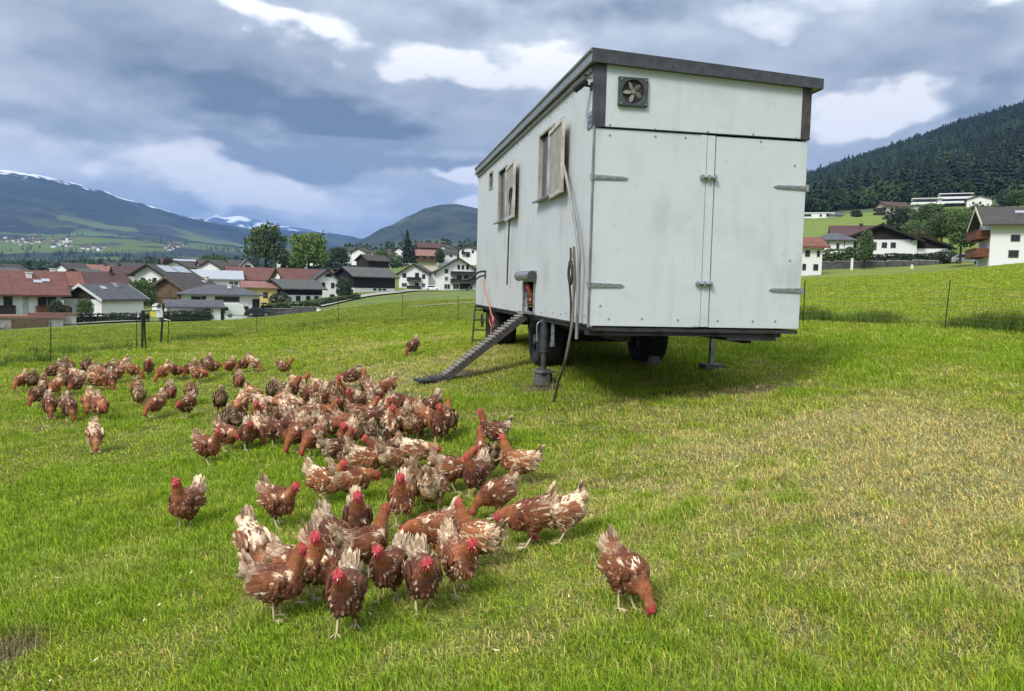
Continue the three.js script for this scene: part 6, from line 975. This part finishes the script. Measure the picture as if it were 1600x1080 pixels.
{
  const NG = 230000, NS = 80000, r = rng(2024), kinds = [[1, 15, 0.06, 0.036, 0.75, 0.0019], [2, 15, 0.06, 0.046, 0.6, 0.002], [3, 14, 0.065, 0.03, 1.1, 0.0018], [4, 13, 0.055, 0.062, 0.55, 0.0021]].map((a) => tuftGeometry(...a)), straw = [[11, 9, 0.08, 0.03, 1.8, 0.0022], [12, 9, 0.09, 0.022, 3.2, 0.0024], [13, 8, 0.07, 0.044, 1.3, 0.002]].map((a) => tuftGeometry(...a));
  const meshes = [...kinds.map((g) => new THREE.InstancedMesh(g, bladeMat, NG)), ...straw.map((g) => new THREE.InstancedMesh(g, strawMat, NS))], counts = meshes.map(() => 0), d = new THREE.Object3D(), c = new THREE.Color();
  const R0 = 2.2, R1 = 115; let total = 0;
  const pick = () => { // radius with a density that thins out with distance
    for (;;) { const u = r(), x = R0 + (R1 - R0) * u * u; if (r() * 1.4 < (x < 5 ? 1 : Math.pow(5 / x, 1.6)) * x * u) return x; }
  };
  for (let i = 0; i < 340000; i++) {
    const rad = pick(), az = (r() * 2 - 1) * 0.66, x = Math.sin(az) * rad, z = -Math.cos(az) * rad, m = meadow(x, z);
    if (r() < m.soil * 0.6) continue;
    const isStraw = r() < 0.08 + m.straw * 0.62, far = clamp((rad - 4) / 30, 0, 2.6), worn = 1 - 0.45 * gauss(x, z, -0.7, -4.6, 1.9, 1.5) - 0.3 * gauss(x, z, -3.4, -9.5, 3, 4);
    // the pads and the floor of the trailer keep the grass short
    d.position.set(x, heightAt(x, z) + (rad > 2 && rad < 40 ? (fbm(x * 1.7, z * 1.7, 0, 3) - 0.5) * 0.05 : 0) - 0.004, z); d.rotation.set((r() - 0.5) * 0.25, r() * 6.283, (r() - 0.5) * 0.25);
    const s = 0.75 + r() * 0.55, wide = 1 + far * 1.6; let k;
    if (isStraw) { k = kinds.length + Math.floor(r() * 3); c.copy(STRAW).multiplyScalar(0.75 + r() * 0.6).lerp(tmpC.setRGB(0.3, 0.22, 0.11), r() * 0.35).lerp(YELLOW, r() * 0.45); d.scale.set(s * wide, s * (1 + far * 0.4), s * wide); }
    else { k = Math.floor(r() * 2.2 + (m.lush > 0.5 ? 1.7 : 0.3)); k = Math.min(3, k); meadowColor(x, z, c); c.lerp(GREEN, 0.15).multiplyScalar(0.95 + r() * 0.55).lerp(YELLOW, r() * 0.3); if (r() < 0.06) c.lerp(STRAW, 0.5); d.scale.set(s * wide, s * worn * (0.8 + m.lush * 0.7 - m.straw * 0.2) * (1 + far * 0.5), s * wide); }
    d.updateMatrix(); meshes[k].setMatrixAt(counts[k], d.matrix); meshes[k].setColorAt(counts[k], c); counts[k]++; total++;
    if (counts[k] >= meshes[k].instanceMatrix.count) break;
  }
  meshes.forEach((m, i) => { m.count = counts[i]; m.name = numbered(i < kinds.length ? 'grass' : 'straw'); shadow(m); tag(m, i < kinds.length ? 'green meadow grass' : 'dry straw lying in the meadow grass', 'grass', null, 'stuff'); scene.add(m); });
}
// taller weeds along the fences
{
  const g = tuftGeometry(77, 16, 0.13, 0.42, 0.5, 0.006, 0.5), n = 5200, im = new THREE.InstancedMesh(g, bladeMat, n), r = rng(7), d = new THREE.Object3D(), c = new THREE.Color(); let k = 0;
  const lines = [[[1180, 503], [1480, 511], 0.7, 0.62, 1700], [[1480, 511], [1720, 522], 0.7, 0.75, 1300], [[-120, 580], [80, 566], 0.8, 0.5, 250], [[0, 556], [215, 541], 3.2, 0.45, 500], [[270, 533], [530, 504], 1.6, 0.5, 700], [[400, 524], [720, 500], 1.4, 0.4, 350]];
  for (const [a, b, spread, s, m] of lines) { const A = ground(...a), B = ground(...b); for (let i = 0; i < m && k < n; i++) { const u = r(), p = A.clone().lerp(B, u); p.x += (r() + r() - 1) * spread * 0.5; p.z += (r() + r() - 1) * spread; const f = fbm(p.x * 0.6 + 4, p.z * 0.6, 0, 3); if (f < 0.29 + r() * 0.22) continue; d.position.set(p.x, heightAt(p.x, p.z) - 0.02, p.z); d.rotation.set((r() - 0.5) * 0.3, r() * 6.3, (r() - 0.5) * 0.3); d.scale.setScalar(s * (0.5 + r() * 0.5) * (0.6 + 1.1 * sstep(0.42, 0.6, f))); d.updateMatrix(); im.setMatrixAt(k, d.matrix); im.setColorAt(k, c.setRGB(0.08, 0.135, 0.028).lerp(GREEN, r() * 0.7).multiplyScalar(0.7 + r() * 0.7)); k++; } }
  im.count = k; im.name = 'tall_grass'; shadow(im); tag(im, 'taller dark grass and weeds along the fences', 'weeds', null, 'stuff'); scene.add(im);
}

// feathers the hens have lost
{
  const r = rng(31), c = new THREE.Color();
  const fe = new Feathers(), c2 = new THREE.Color(); for (let i = 0; i < 90; i++) { const rad = 3.2 + 8 * r(), az = (r() * 2 - 1) * 0.45 - 0.15, x = Math.sin(az) * rad, z = -Math.cos(az) * rad, a = r() * 6.3; c.copy(CREAM).multiplyScalar(0.8 + r() * 0.3); c2.copy(c); fe.add(new THREE.Vector3(x, heightAt(x, z) + 0.028 + r() * 0.012, z), new THREE.Vector3(Math.cos(a), (r() - 0.5) * 0.5, Math.sin(a)), new THREE.Vector3(0, 1, 0.1), 0.025 + r() * 0.025, 0.009, -0.004, c, c2); }
  const fm = new THREE.Mesh(fe.geometry(), featherMat); fm.name = 'loose_feathers'; shadow(fm); tag(fm, 'small pale feathers lost in the grass', 'feathers', null, 'stuff'); scene.add(fm);
}

renderer.render(scene, camera);
